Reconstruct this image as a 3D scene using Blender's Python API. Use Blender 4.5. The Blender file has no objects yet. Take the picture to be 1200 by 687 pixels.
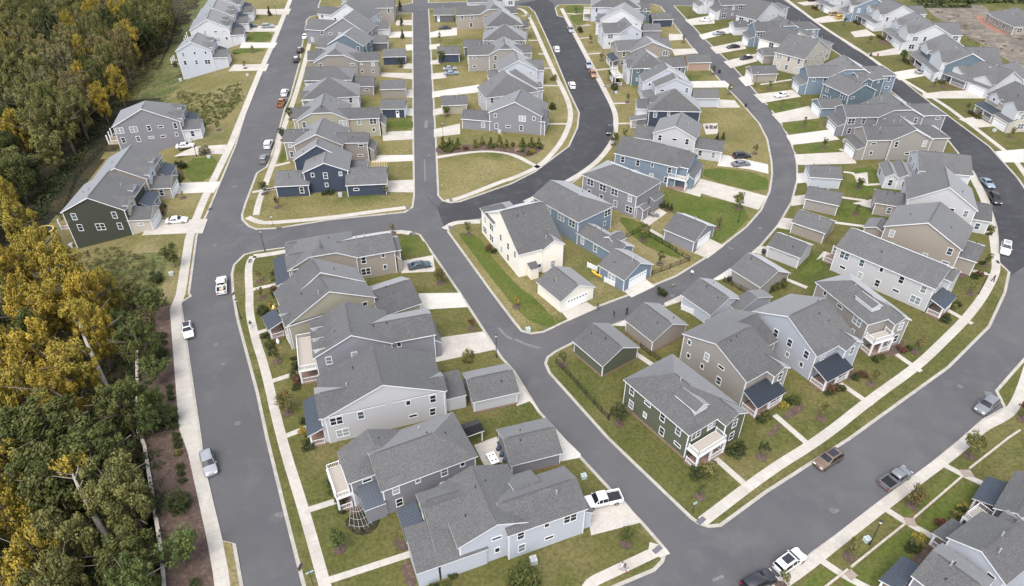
import bpy, bmesh, math, random
from mathutils import Vector, Matrix
R = math.radians
C = bpy.context.scene.collection
rnd = random.Random(7)

# ------------------------------------------------------------------ camera model (used to survey points from the photograph)
F, PITCH, CH = 830.0, R(36.8), 84.0
FW = Vector((0, math.cos(PITCH), -math.sin(PITCH)))
UP = Vector((0, math.sin(PITCH), math.cos(PITCH)))
CAM = Vector((0, 0, CH))
CROPS = dict(a=(0,0,3.993), b=(300,0,3.993), c=(600,0,3.993), d=(900,0,3.993), e=(0,172,3.993), f=(300,172,3.993), g=(600,172,3.993),
 h=(900,172,3.993), i=(0,344,3.993), j=(300,344,3.993), k=(600,344,3.993), l=(900,344,3.993), m=(0,515,3.993), n=(300,515,3.993),
 o=(600,515,3.993), p=(900,515,3.993), q=(300,0,5.975), r=(490,0,5.975), s=(660,0,5.975), t=(800,0,5.975), u=(1000,0,5.975),
 v=(300,115,5.975), w=(660,90,5.975), x=(880,90,5.975), A=(200,0,8.571), B=(120,90,5.729), C=(320,250,7.469), D=(320,320,7.469),
 E=(350,380,5.975), F=(480,420,4.905), G=(780,290,5.975), H=(1000,560,5.41), I=(60,180,5.729), J=(550,210,5.729), K=(470,560,5.729),
 L=(780,360,5.729), M=(960,220,3.995), N=(640,370,5.729), O=(190,20,5.729), Q=(740,460,5.729), R=(880,330,5.285), S=(1100,100,7.63),
 T=(265,340,11.45), U=(500,130,7.5), V=(1080,490,5.725), W=(1080,400,5.725), X=(600,215,5.725), Y=(150,440,5.723), Z=(130,320,5.723), _=(0,0,1))
def P(s):
    out = []
    for tk in s.split():
        ox, oy, k = CROPS[tk[0]]
        a, b = tk[1:].split(',')
        out.append((ox + float(a)/k, oy + float(b)/k))
    return out
def un(p, z=0.1):
    d = FW*F + Vector((1,0,0))*(p[0]-600) - UP*(p[1]-343.5)
    t = (z-CH)/d.z
    return CAM + d*t
def W2(s, z=0.1):
    return [un(p, z) for p in P(s)]

# ------------------------------------------------------------------ materials
MATS = {}
def srgb(r, g, b):
    f = lambda c: (c/255/12.92) if c/255 <= .04045 else ((c/255+.055)/1.055)**2.4
    return (f(r), f(g), f(b), 1)
def mat(name, col, rough=.8, var=.0, vscale=4.0, bump=0.0, bscale=20.0, metal=0.0, col2=None, spec=.5, coords='Object', detail=4, bdist=.05, siding=0.0, stretch=None):
    if name in MATS: return MATS[name]
    m = bpy.data.materials.new(name); m.use_nodes = True
    nt = m.node_tree; b = nt.nodes['Principled BSDF']
    col = tuple(col) + ((1,) if len(col) == 3 else ())
    b.inputs['Base Color'].default_value = col
    b.inputs['Roughness'].default_value = rough; b.inputs['Metallic'].default_value = metal
    b.inputs['Specular IOR Level'].default_value = spec
    tc = nt.nodes.new('ShaderNodeTexCoord')
    src = tc.outputs[coords]
    if stretch:
        mp = nt.nodes.new('ShaderNodeMapping'); mp.inputs['Scale'].default_value = stretch
        nt.links.new(src, mp.inputs['Vector']); src = mp.outputs[0]
    hb = None
    if var > 0 or col2:
        n = nt.nodes.new('ShaderNodeTexNoise'); n.inputs['Scale'].default_value = vscale; n.inputs['Detail'].default_value = detail
        n.inputs['Roughness'].default_value = .65
        nt.links.new(src, n.inputs['Vector'])
        mx = nt.nodes.new('ShaderNodeMix'); mx.data_type = 'RGBA'
        if col2:
            mx.inputs[6].default_value = col; mx.inputs[7].default_value = tuple(col2)+((1,) if len(col2)==3 else ())
        else:
            mx.inputs[6].default_value = tuple(c*(1-var) for c in col[:3])+(1,)
            mx.inputs[7].default_value = tuple(c*(1+var) for c in col[:3])+(1,)
        rr = nt.nodes.new('ShaderNodeMapRange'); rr.inputs[1].default_value=.3; rr.inputs[2].default_value=.7
        nt.links.new(n.outputs[0], rr.inputs[0]); nt.links.new(rr.outputs[0], mx.inputs[0])
        nt.links.new(mx.outputs[2], b.inputs['Base Color'])
    if siding:
        w = nt.nodes.new('ShaderNodeTexWave'); w.wave_type='BANDS'; w.bands_direction='Z'; w.wave_profile='SAW'
        w.inputs['Scale'].default_value = siding
        nt.links.new(tc.outputs['Object'], w.inputs['Vector'])
        bp = nt.nodes.new('ShaderNodeBump'); bp.inputs['Strength'].default_value=.5; bp.inputs['Distance'].default_value=.02
        nt.links.new(w.outputs['Fac'], bp.inputs['Height']); nt.links.new(bp.outputs[0], b.inputs['Normal'])
    elif bump:
        n2 = nt.nodes.new('ShaderNodeTexNoise'); n2.inputs['Scale'].default_value = bscale; n2.inputs['Detail'].default_value = 3
        nt.links.new(src, n2.inputs['Vector'])
        bp = nt.nodes.new('ShaderNodeBump'); bp.inputs['Strength'].default_value=bump; bp.inputs['Distance'].default_value=bdist
        nt.links.new(n2.outputs[0], bp.inputs['Height']); nt.links.new(bp.outputs[0], b.inputs['Normal'])
    MATS[name] = m
    return m
def multi_noise(name, cols, scales, rough=.95, bump=.4, bscale=8, bdist=.06, fine=.35, fscale=12):
    """ground-like material: cols[0] blended with each further colour by noise of its own scale (scale, low, high), plus a fine grain"""
    m = bpy.data.materials.new(name); m.use_nodes = True
    nt = m.node_tree; b = nt.nodes['Principled BSDF']; b.inputs['Roughness'].default_value = rough
    b.inputs['Specular IOR Level'].default_value = .15
    tc = nt.nodes.new('ShaderNodeTexCoord'); src = tc.outputs['Object']
    cur = None
    for k, (col, sc) in enumerate(zip(cols[1:], scales)):
        n = nt.nodes.new('ShaderNodeTexNoise'); n.inputs['Scale'].default_value = sc[0]; n.inputs['Detail'].default_value = 5
        n.inputs['Roughness'].default_value = .6
        mp = nt.nodes.new('ShaderNodeMapping'); mp.inputs['Location'].default_value = (17*k, 5*k, 3*k)
        nt.links.new(src, mp.inputs['Vector']); nt.links.new(mp.outputs[0], n.inputs['Vector'])
        rr = nt.nodes.new('ShaderNodeMapRange'); rr.inputs[1].default_value = sc[1]; rr.inputs[2].default_value = sc[2]
        nt.links.new(n.outputs[0], rr.inputs[0])
        mx = nt.nodes.new('ShaderNodeMix'); mx.data_type = 'RGBA'
        nt.links.new(rr.outputs[0], mx.inputs[0])
        if cur is None: mx.inputs[6].default_value = tuple(cols[0])+(1,)
        else: nt.links.new(cur, mx.inputs[6])
        mx.inputs[7].default_value = tuple(col)+(1,)
        cur = mx.outputs[2]
    n = nt.nodes.new('ShaderNodeTexNoise'); n.inputs['Scale'].default_value = fscale; n.inputs['Detail'].default_value = 4
    nt.links.new(src, n.inputs['Vector'])
    rr = nt.nodes.new('ShaderNodeMapRange'); rr.inputs[1].default_value=.3; rr.inputs[2].default_value=.7
    rr.inputs[3].default_value = 1-fine; rr.inputs[4].default_value = 1+fine
    nt.links.new(n.outputs[0], rr.inputs[0])
    hs = nt.nodes.new('ShaderNodeHueSaturation'); nt.links.new(rr.outputs[0], hs.inputs['Value'])
    if cur is None: hs.inputs['Color'].default_value = tuple(cols[0])+(1,)
    else: nt.links.new(cur, hs.inputs['Color'])
    nt.links.new(hs.outputs[0], b.inputs['Base Color'])
    if bump:
        n2 = nt.nodes.new('ShaderNodeTexNoise'); n2.inputs['Scale'].default_value = bscale; n2.inputs['Detail'].default_value = 3
        nt.links.new(src, n2.inputs['Vector'])
        bp = nt.nodes.new('ShaderNodeBump'); bp.inputs['Strength'].default_value = bump; bp.inputs['Distance'].default_value = bdist
        nt.links.new(n2.outputs[0], bp.inputs['Height']); nt.links.new(bp.outputs[0], b.inputs['Normal'])
    MATS[name] = m
    return m

M_LAWN = multi_noise('lawn', [(.140,.120,.050), (.104,.095,.034), (.172,.142,.074), (.058,.070,.018)], [(.05,.42,.6), (.11,.5,.72), (.03,.56,.68)], fine=.28, fscale=2.2, bscale=14, bdist=.04)
M_LAWN2 = multi_noise('lawn_green', [(.084,.079,.026), (.064,.068,.019), (.116,.098,.042), (.048,.060,.014)], [(.06,.42,.6), (.13,.5,.72), (.035,.56,.68)], fine=.28, fscale=2.2, bscale=14, bdist=.04)
M_GREEN = multi_noise('green_lawn', [(.062,.079,.016), (.088,.088,.026), (.045,.067,.011)], [(.12,.45,.65), (.25,.5,.7)], fine=.25, fscale=2.2, bscale=14, bdist=.04)
M_MEADOW = multi_noise('meadow', [(.098,.105,.036), (.062,.075,.024), (.14,.125,.06), (.065,.06,.035)], [(.12,.4,.6), (.3,.5,.7), (.5,.55,.75)], fine=.45, fscale=1.3, bscale=3, bdist=.4, bump=.8)
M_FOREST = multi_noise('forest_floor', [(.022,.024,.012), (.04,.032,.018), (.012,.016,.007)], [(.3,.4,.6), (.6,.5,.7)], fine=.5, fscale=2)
M_ROAD = multi_noise('asphalt', [(.083,.082,.084), (.071,.070,.073), (.091,.090,.091), (.062,.062,.064)], [(.045,.4,.6), (.22,.5,.7), (.55,.66,.8)], fine=.13, fscale=9, bump=.2, bscale=40, bdist=.01)
M_DARK = multi_noise('new_asphalt', [(.046,.046,.049), (.038,.038,.041), (.055,.055,.058)], [(.05,.4,.6), (.4,.5,.7)], fine=.12, fscale=9, bump=.2, bscale=40, bdist=.01)
M_CONC = multi_noise('concrete', [(.355,.33,.29), (.31,.285,.25), (.385,.36,.32)], [(.15,.4,.65), (.5,.5,.7)], fine=.06, fscale=3, bump=.1, bscale=30, bdist=.005)
M_KERB = multi_noise('kerb_concrete', [(.30,.28,.245), (.25,.232,.205), (.335,.31,.275)], [(.3,.4,.65), (.9,.5,.7)], fine=.10, fscale=4, bump=.1, bscale=30, bdist=.005)
M_CONCB = multi_noise('concrete_new', [(.40,.38,.345), (.36,.34,.305), (.43,.41,.37)], [(.15,.4,.65), (.5,.5,.7)], fine=.06, fscale=3, bump=.1, bscale=30, bdist=.005)
M_CONCC = multi_noise('concrete_worn', [(.36,.335,.295), (.31,.285,.25), (.40,.37,.33)], [(.25,.4,.65), (.6,.5,.7)], fine=.08, fscale=3, bump=.1, bscale=30, bdist=.005)
M_MULCH = multi_noise('mulch', [(.088,.060,.048), (.062,.044,.036), (.12,.085,.066)], [(.4,.4,.65), (1.5,.5,.7)], fine=.4, fscale=6, bscale=10)
M_DIRT = multi_noise('dirt', [(.14,.12,.10), (.09,.078,.066), (.23,.19,.14)], [(.06,.4,.65), (.3,.5,.7)], fine=.3, fscale=2)
M_SHINGLE = multi_noise('shingle', [(.071,.070,.069), (.064,.063,.063), (.078,.076,.074)], [(.12,.4,.6), (.5,.5,.7)], rough=.9, fine=.38, fscale=6, bump=.5, bscale=9, bdist=.03)
_b=M_SHINGLE.node_tree.nodes['Principled BSDF']; _b.inputs['Specular IOR Level'].default_value=.5; _b.inputs['Sheen Weight'].default_value=.7; _b.inputs['Sheen Roughness'].default_value=.35
M_VENT = mat('ridge_cap', (.06,.06,.062), .9)
M_METALROOF = mat('standing_seam', (.055,.065,.08), .5, metal=.3, var=.1)
M_BLACKROOF = mat('black_seam', (.022,.028,.038), .5, metal=.3, var=.1)
M_TRIM = mat('white_trim', (.60,.60,.60), .6)
M_GDOOR = mat('garage_panel', (.68,.68,.67), .5)
M_GLASS = mat('window_glass', (.035,.045,.055), .08, spec=.8, var=.35, vscale=.6)
def _glass():
    m=M_GLASS; nt=m.node_tree; b=nt.nodes['Principled BSDF']; oi=nt.nodes.new('ShaderNodeObjectInfo'); cr=nt.nodes.new('ShaderNodeValToRGB'); nt.links.new(oi.outputs['Random'],cr.inputs[0])
    e=cr.color_ramp.elements; e[0].color=(.018,.022,.026,1); e[1].color=(.30,.32,.33,1); e[0].position=.35; e[1].position=.95
    k=e.new(.6); k.color=(.06,.085,.10,1); nt.links.new(cr.outputs[0],b.inputs['Base Color'])
_glass()
def _tone():
    m=M_SHINGLE; nt=m.node_tree; b=nt.nodes['Principled BSDF']; src=b.inputs['Base Color'].links[0].from_socket
    at=nt.nodes.new('ShaderNodeAttribute'); at.attribute_type='OBJECT'; at.attribute_name='tone'
    h=nt.nodes.new('ShaderNodeHueSaturation'); nt.links.new(src,h.inputs['Color']); nt.links.new(at.outputs['Fac'],h.inputs['Value']); nt.links.new(h.outputs[0],b.inputs['Base Color'])
_tone()
M_BRICK = mat('brick_base', (.19,.125,.10), .9, var=.3, vscale=5)
M_CARGLASS = mat('car_glass', (.010,.012,.015), .12, spec=.35)
M_TYRE = mat('tyre', (.014,.014,.014), .85); M_RIM = mat('rim', (.35,.35,.36), .35, metal=.8)
M_LAMP = mat('lamp_lens', (.75,.75,.74), .15); M_TAIL = mat('tail_lens', (.25,.012,.01), .25)
M_BLACK = mat('black_iron', (.012,.012,.013), .5); M_WOOD = mat('wood', (.22,.15,.09), .8, var=.25, vscale=3)
M_BARK = mat('bark', (.13,.105,.085), .95, var=.35, vscale=3, bump=.4); M_GREYMETAL = mat('grey_metal', (.33,.34,.34), .5, metal=.3)
M_STONE = mat('stone', (.27,.25,.23), .9, var=.3, vscale=6)
WALL = dict(olive=(.044,.046,.033), navy=(.036,.047,.070), white=(.61,.57,.495), blue=(.13,.165,.205), teal=(.10,.135,.16), grey=(.17,.165,.18),
 slate=(.155,.152,.165), light=(.41,.413,.425), pale=(.335,.352,.385), lavender=(.175,.172,.19), tan=(.222,.195,.165), khaki=(.25,.232,.175), beige=(.34,.31,.265), sage=(.085,.093,.062),
 greige=(.215,.198,.18), mist=(.27,.285,.315), brown=(.19,.17,.15), darkgrey=(.10,.098,.10), cloud=(.345,.342,.345), brickish=(.27,.19,.145))
def wallmat(k):
    return mat('siding_'+k, tuple(min(.74,c*(1.08 if WALL[k][1]>.15 else .95)) for c in WALL[k]), .75, siding=3.2, spec=.3)

# ------------------------------------------------------------------ mesh helpers
class MB:
    def __init__(s): s.v=[]; s.f=[]; s.m=[]
    def add(s, vs, fs, mi=0):
        n=len(s.v); s.v+= [tuple(x) for x in vs]
        for f in fs: s.f.append(tuple(i+n for i in f)); s.m.append(mi)
    def box(s, x0,x1,y0,y1,z0,z1, mi=0):
        s.add([(x0,y0,z0),(x1,y0,z0),(x1,y1,z0),(x0,y1,z0),(x0,y0,z1),(x1,y0,z1),(x1,y1,z1),(x0,y1,z1)],
              [(3,2,1,0),(4,5,6,7),(0,1,5,4),(1,2,6,5),(2,3,7,6),(3,0,4,7)], mi)
    def bar(s, a, b, w, h=None, mi=0):
        a=Vector(a); b=Vector(b); h=h or w; d=(b-a).normalized()
        u=d.cross(Vector((0,0,1))); u = u.normalized() if u.length>1e-4 else Vector((1,0,0)); n=u.cross(d)
        q=[]
        for p in (a,b):
            for i,j in ((-1,-1),(1,-1),(1,1),(-1,1)): q.append(p+u*(i*w/2)+n*(j*h/2))
        s.add(q,[(3,2,1,0),(4,5,6,7),(0,1,5,4),(1,2,6,5),(2,3,7,6),(3,0,4,7)],mi)
    def tube(s, pts, rads, seg=8, mi=0, cap=True):
        pts=[Vector(p) for p in pts]; n0=len(s.v); rings=[]
        for k,p in enumerate(pts):
            d=(pts[min(k+1,len(pts)-1)]-pts[max(k-1,0)]).normalized()
            u=d.cross(Vector((0.13,0.97,0.2))).normalized(); w=d.cross(u)
            r=rads[k] if isinstance(rads,(list,tuple)) else rads
            rings.append([len(s.v)+i for i in range(seg)])
            for i in range(seg):
                a=2*math.pi*i/seg; s.v.append(tuple(p+u*(r*math.cos(a))+w*(r*math.sin(a))))
        for k in range(len(rings)-1):
            for i in range(seg):
                j=(i+1)%seg
                s.f.append((rings[k][i],rings[k][j],rings[k+1][j],rings[k+1][i])); s.m.append(mi)
        if cap:
            s.f.append(tuple(reversed(rings[0]))); s.m.append(mi); s.f.append(tuple(rings[-1])); s.m.append(mi)
    def mesh(s, name, mats, smooth=False):
        me=bpy.data.meshes.new(name); me.from_pydata(s.v,[],s.f)
        for m in (mats if isinstance(mats,(list,tuple)) else [mats]): me.materials.append(m)
        if any(s.m): me.polygons.foreach_set('material_index', s.m)
        if smooth: me.polygons.foreach_set('use_smooth',[True]*len(s.f))
        me.update(); return me
    def build(s, name, mats, parent=None, smooth=False):
        return link(name, s.mesh(name, mats, smooth), parent)
def link(name, me, parent=None, loc=None, rot=None):
    o=bpy.data.objects.new(name, me); C.objects.link(o)
    if parent: o.parent=parent
    if loc is not None: o.location=loc
    if rot is not None: o.rotation_euler=rot
    return o
def tag(o, label=None, cat=None, group=None, kind=None):
    if label: o['label']=label
    if cat: o['category']=cat
    if group: o['group']=group
    if kind: o['kind']=kind
    return o
def empty(name, loc, rz=0, label=None, cat=None, group=None):
    o=bpy.data.objects.new(name,None); C.objects.link(o); o.location=loc; o.rotation_euler=(0,0,rz); o.empty_display_size=.3
    return tag(o,label,cat,group)
def offset_poly(pts, d):
    """closed 2D polygon offset inwards by d (pts counter-clockwise)"""
    n=len(pts); out=[]
    for i in range(n):
        a=Vector(pts[i-1][:2]); b=Vector(pts[i][:2]); c=Vector(pts[(i+1)%n][:2])
        d1=(b-a).normalized(); d2=(c-b).normalized()
        n1=Vector((-d1.y,d1.x)); n2=Vector((-d2.y,d2.x)); k=n1+n2
        k = k/max(.35,k.length_squared/2) if k.length>1e-5 else n1
        out.append(b+k*d)
    return out
def smooth_line(pts, it=2, closed=False):
    pts=[Vector(p) for p in pts]
    for _ in range(it):
        out=[] if closed else [pts[0]]
        n=len(pts)
        for i in range(n if closed else n-1):
            a,b=pts[i],pts[(i+1)%n]
            out+= [a*.75+b*.25, a*.25+b*.75]
        if not closed: out.append(pts[-1])
        pts=out
    return pts
def area(p): return sum(p[i-1][0]*p[i][1]-p[i][0]*p[i-1][1] for i in range(len(p)))/2
def ngon(name, pts, z0, z1, mats, side_mi=0, kind='structure'):
    """extruded polygon"""
    bm=bmesh.new()
    if area(pts)<0: pts=pts[::-1]
    lo=[bm.verts.new((p[0],p[1],z0)) for p in pts]; hi=[bm.verts.new((p[0],p[1],z1)) for p in pts]
    n=len(pts)
    from mathutils.geometry import tessellate_polygon
    for t in tessellate_polygon([[Vector((p[0],p[1],0)) for p in pts]]):
        if len(set(t))<3: continue
        a_,b_,c_=(pts[i] for i in t)
        if (b_[0]-a_[0])*(c_[1]-a_[1])-(b_[1]-a_[1])*(c_[0]-a_[0])<0: t=t[::-1]
        try: bm.faces.new([hi[i] for i in t])
        except ValueError: pass
    for i in range(n):
        f=bm.faces.new((lo[i],lo[(i+1)%n],hi[(i+1)%n],hi[i])); f.material_index=side_mi
    me=bpy.data.meshes.new(name); bm.to_mesh(me); bm.free()
    for m in (mats if isinstance(mats,(list,tuple)) else [mats]): me.materials.append(m)
    o=link(name,me); 
    if kind: o['kind']=kind
    return o
def strip(name, pts, w, z0, z1, m, kind='structure', joints=0):
    pts=[Vector((p[0],p[1],0)) for p in pts]; mb=MB(); L=[];Rr=[]
    for k,p in enumerate(pts):
        d=(pts[min(k+1,len(pts)-1)]-pts[max(k-1,0)]).normalized(); nrm=Vector((-d.y,d.x,0))
        L.append(p+nrm*w/2); Rr.append(p-nrm*w/2)
    v=[];f=[]
    for k in range(len(pts)):
        for q,z in ((Rr[k],z0),(Rr[k],z1),(L[k],z1),(L[k],z0)): v.append((q.x,q.y,z))
    for k in range(len(pts)-1):
        a=4*k;b=a+4
        f+=[(a,b,b+1,a+1),(a+1,b+1,b+2,a+2),(a+2,b+2,b+3,a+3)]
    mb.add(v,f)
    if joints:                                            # expansion joints: narrow darker bars set in the slabs
        acc=0
        for k in range(len(pts)-1):
            seg=(pts[k+1]-pts[k]).length; d=(pts[k+1]-pts[k]).normalized(); nrm=Vector((-d.y,d.x,0)); t=joints-acc
            while t<seg:
                q=pts[k]+d*t
                mb.add([tuple(q+nrm*(sx*w/2)+d*(sy*.025)+Vector((0,0,z1+.002))) for sx,sy in ((-1,-1),(-1,1),(1,1),(1,-1))],[(0,3,2,1)],1)
                t+=joints
            acc=(acc+seg)%joints
    o=mb.build(name,[m,mat('slab_joint',(.25,.235,.21),.9)]); 
    if kind: o['kind']=kind
    return o

# ------------------------------------------------------------------ ground, streets and blocks
LPpx = '_258,740 m1010,687 m985,520 m870,0 i845,687 i795,45 e825,687 e870,410 e940,240 a1060,687 a1198,350 q90,330 q225,0'
LP = W2(LPpx); LP.append(LP[-1]+(LP[-1]-LP[-2])*3.0)
def lpx(y):
    for a,b in zip(LP,LP[1:]):
        if y<=b.y: return a.x+(b.x-a.x)*(y-a.y)/(b.y-a.y)
    return LP[-1].x
def sstep(t): t=max(0,min(1,t)); return t*t*(3-2*t)
YS = un((190,345)).y                                        # north of here the lots, south of here the wooded cut with the wall
def gz(x, y):
    d=lpx(y)-x
    if d<=0: return .1
    zs = 3.2*sstep((d-6.6)/.5) + .10*max(0,d-7.2)
    zn = .235*max(0,min(d,26)-9.0) + .10*max(0,d-26)
    k = sstep((y-YS)/14+.5)
    return .1-min(7.5+.01*d, zs*(1-k)+zn*k) + .25*math.sin(x*.23+1)*math.sin(y*.19)*sstep((d-26)/8)
def unt(p):
    z=0.1
    for _ in range(25):
        q=un(p,z); z=.6*z+.4*gz(q.x,q.y)
    return Vector((q.x,q.y,gz(q.x,q.y)))

def sheet(name, m, z, off, ys, xr):
    v=[];f=[]
    for y in ys: v+=[(lpx(y)+off,y,z),(xr,y,z)]
    for k in range(len(ys)-1): f.append((2*k,2*k+1,2*k+3,2*k+2))
    mb=MB(); mb.add(v,f); mb.build(name,m)['kind']='structure'
YR=[-60]+[i*10 for i in range(2,52)]+[560,700,1500]
sheet('ground',M_LAWN,-.3,.5,YR,1200)
sheet('road',M_ROAD,0,.35,YR[:-3],330)

def block(px, lawn=M_LAWN, kerb=.5, name='lawn', extra=()):
    pts=[v for v in W2(px,0.0)]
    if area(pts)<0: pts=pts[::-1]
    pts2=[(p.x,p.y) for p in pts]
    inn=offset_poly(pts2,kerb)
    ngon('kerb',pts2,-.05,.12,M_KERB)
    ngon(name,[(p.x,p.y) for p in inn],.0,.135,lawn)
S1R='_300,203.3 _311.7,196 _316.5,184 _322,168 _333,127 _339,115 _350,75 _355,43.5 _357.7,31.8 _358.5,24 _363,20 _368,18.5 _384,17.5'
B1=S1R+' _484,15.5 _485.5,172 _486.5,229.6 _484.5,243.4 _475.3,249.6 _387.7,258.4 _325,268.4 _300,269.7 _290.5,266 _283,258.4 _282.5,252 _286.8,238.4'
B2='_300,294.7 _285.5,298.5 _273,311 _270.5,322 _271.7,344 _276.7,374 _300,461.7 _311.3,515 _332.6,602.7 _353.8,687 _366,735 _600,752 _690,704 _727.7,687 _767.8,670 _777.8,660 _780.8,650 _779,641.5 _772.8,634 _752.8,611.4 _725,582.6 _662.6,515 _632.5,481.7 _603.8,435.4 _589,419 _540.4,344 _493,275 _480,271 _462.8,272'
S3L='_528,238.4 _540,237 _600,216 _627.5,202 _667.6,172 _677.6,150 _679.6,132.7 _667.6,107.7 _646,55 _627.5,15 _620,8 _606,7.5'
B3='_501.5,11 _510,172 _512.4,229.6 _517.9,235.9 '+S3L
B4='_650,10 _652.6,18.8 _661,21 _717.7,130 _719,140 _717.7,155 _712.7,172 _695,194.5 _666.4,217 _620,241 _561.7,257 _535.4,259.7 _525.4,266 _523.7,272 _575.5,344 _600,376.6 _610,389 _622.6,392.3 _637.6,390.3 _695,362.8 _745.3,344 _760.3,338 _792.9,324.8 _825.4,304.7 _848,288.5 _875.5,267 _893,247 _903,225 _906,205 _905,189 _900,163.6 _890.5,145 _866.7,117.7 _844,94 _812.9,57.6 _775,8 _766,5 _660,5.5 _654,6'
B5='_789,7 _826.6,47.6 _853,72.6 _900,125.5 _913.5,143.6 _923.5,162 _931.9,183.7 _933.3,209.6 _926.3,237 _910,264.7 _883.8,295 _837.7,326.8 _799,347.7 _780,357 _715,381.6 _672.6,400.3 _650,411.6 _640,419 _637.6,426.6 _642.6,438 _711.4,515 _807.9,607.7 _817.9,615 _830.4,619 _845.4,617.7 _900,577.6 _996.4,516 _1112.9,431.7 _1160.5,384 _1179,344 _1184,319.8 _1170.5,307 _1171.7,297 _1169,267 _1158,232 _1141.7,202 _1112,165 _1072,128 _1020,88 _960,48 _893,7'
B6='_908,-8 _918,0 _1000,57 _1019,67 _1047,87 _1082,115 _1158,172 _1191.7,209.6 _1215,245 _1232,290 _1235,350 _1225,390 _1200,419 _1165.5,458 _1175.5,478 _1150.4,491.8 _1123,516 _1047.8,577.6 _950,647.7 _905,687 _850,735 _1500,735 _1900,300 _1700,-8'
block(B1); block(B2,M_LAWN2); block(B3); block(B4); block(B5,M_LAWN2); block(B6,M_LAWN2)
block('_372,9 _380,10.5 _400,8 _460,8 _484,4 _484,-30 _392,-30 _378,-8')
block('_501.5,3.5 _606,1.5 _622,-6 _610,-30 _500,-30')
block('_640,-1 _760,-2 _880,-2 _860,-30 _630,-30')
# verge on the west side of the main street, with a parking bay
KL='_285.5,710 _285.5,687 _276.7,637.7 _253,632 _246.7,607.7 _236.7,515 _234.2,516 _213,355 _225,347.8 _222.9,344 _231.7,277.2 _246.7,244.6 _276.7,172 _300,96.4 _341.3,0'
kl=[(p.x,p.y) for p in W2(KL,0)]
kl=[p for i,p in enumerate(kl) if i!=6]
d=Vector(kl[-1])-Vector(kl[-2]); kl.append(tuple(Vector(kl[-1])+d*2)); kl[0]=(kl[0][0],20)
kl.sort(key=lambda p:p[1])
def klx(y):
    for a,b in zip(kl,kl[1:]):
        if y<=b[1]: return a[0]+(b[0]-a[0])*(y-a[1])/max(1e-6,b[1]-a[1])
    return kl[-1][0]
ys_=sorted(set([y for y in range(20,int(kl[-1][1]),3)]+[p[1] for p in kl]))
mb=MB(); mv=MB(); v=[]; v2=[]
for y in ys_:
    xk=klx(y); xl=lpx(y)-.1; v+=[(xl,y,.12),(xk,y,.12),(xk,y,-.05)]
    v2+=[(xl,y,.135),(max(xl+.1,xk-.5),y,.135),(max(xl+.1,xk-.5),y,.1)]
q=[]
for k in range(len(ys_)-1):
    a=3*k; q+=[(a,a+1,a+4,a+3),(a+1,a+2,a+5,a+4)]
mb.add(v,q); mb.build('kerb',M_KERB)['kind']='structure'
mv.add(v2,q); mv.build('verge',M_LAWN)['kind']='structure'
# dark asphalt of the newer streets
ngon('new_road',[(p.x,p.y) for p in W2('_512,243 _519,236 _528,238.4 _600,216 _627.5,202 _667.6,172 _677.6,150 _679.6,132.7 _667.6,107.7 _646,55 _627.5,15 _620,8 _606,5 _640,-2 _648,4 _650,10 _652.6,18.8 _661,21 _717.7,130 _719,140 _717.7,155 _712.7,172 _695,194.5 _666.4,217 _620,241 _561.7,258 _535.4,260 _525.4,266 _523.5,269',0)],-.1,.004,M_DARK)
ngon('new_road',[(p.x,p.y) for p in W2('_908,-8 _918,0 _1000,57 _1019,67 _1047,87 _1082,115 _1158,172 _1191.7,209.6 _1215,245 _1232,290 _1178,328 _1184,319.8 _1170.5,307 _1171.7,297 _1169,267 _1158,232 _1141.7,202 _1112,165 _1072,128 _1020,88 _960,48 _893,7 _878,-8',0)],-.1,.004,M_DARK)
# crack seal and patches on the road
for nm,px,w_ in (('road_seam','_513,243 _520,262 _524,272',.35),('road_seam','_500,230 _512,243',.2)):
    strip(nm,W2(px,0),w_,0,.006,M_DARK)
M_TRACK=mat('tyre_worn_asphalt',(.072,.071,.074),.9,var=.1,vscale=.6); M_SCUFF=mat('pale_scuff',(.118,.116,.113),.9,var=.25,vscale=2)
def road_mark(px,w_,m,z,it=2): strip('road_patch',smooth_line(W2(px,0),it),w_,-.02,z,m)
for px,w_ in (('f788,60 f792,160',.35),('b797,565 b795,600',.9),('j1135,160 j1165,195 j1198,215',.45),('k15,215 k70,240 k130,255',.5),('e10,? ' if False else 'e1150,580 e1198,590',.5),('p300,340 p330,330',.5),('i1040,330 i1052,330',.4),('g1010,470 g1035,480',.4),('l1030,460 l1045,500',1.2),('o940,660 o990,640',.4),('n90,350 n125,360',.5),('e1085,188 e1105,186',.4)): road_mark(px,w_,M_SCUFF,.0035)
for px in ('m985,180 m1035,215','i1010,45 i1060,60','m1010,400 m1035,440','p450,290 p510,270','h1040,300 h1085,320'): road_mark(px,2.0,M_TRACK,.0025)

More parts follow.
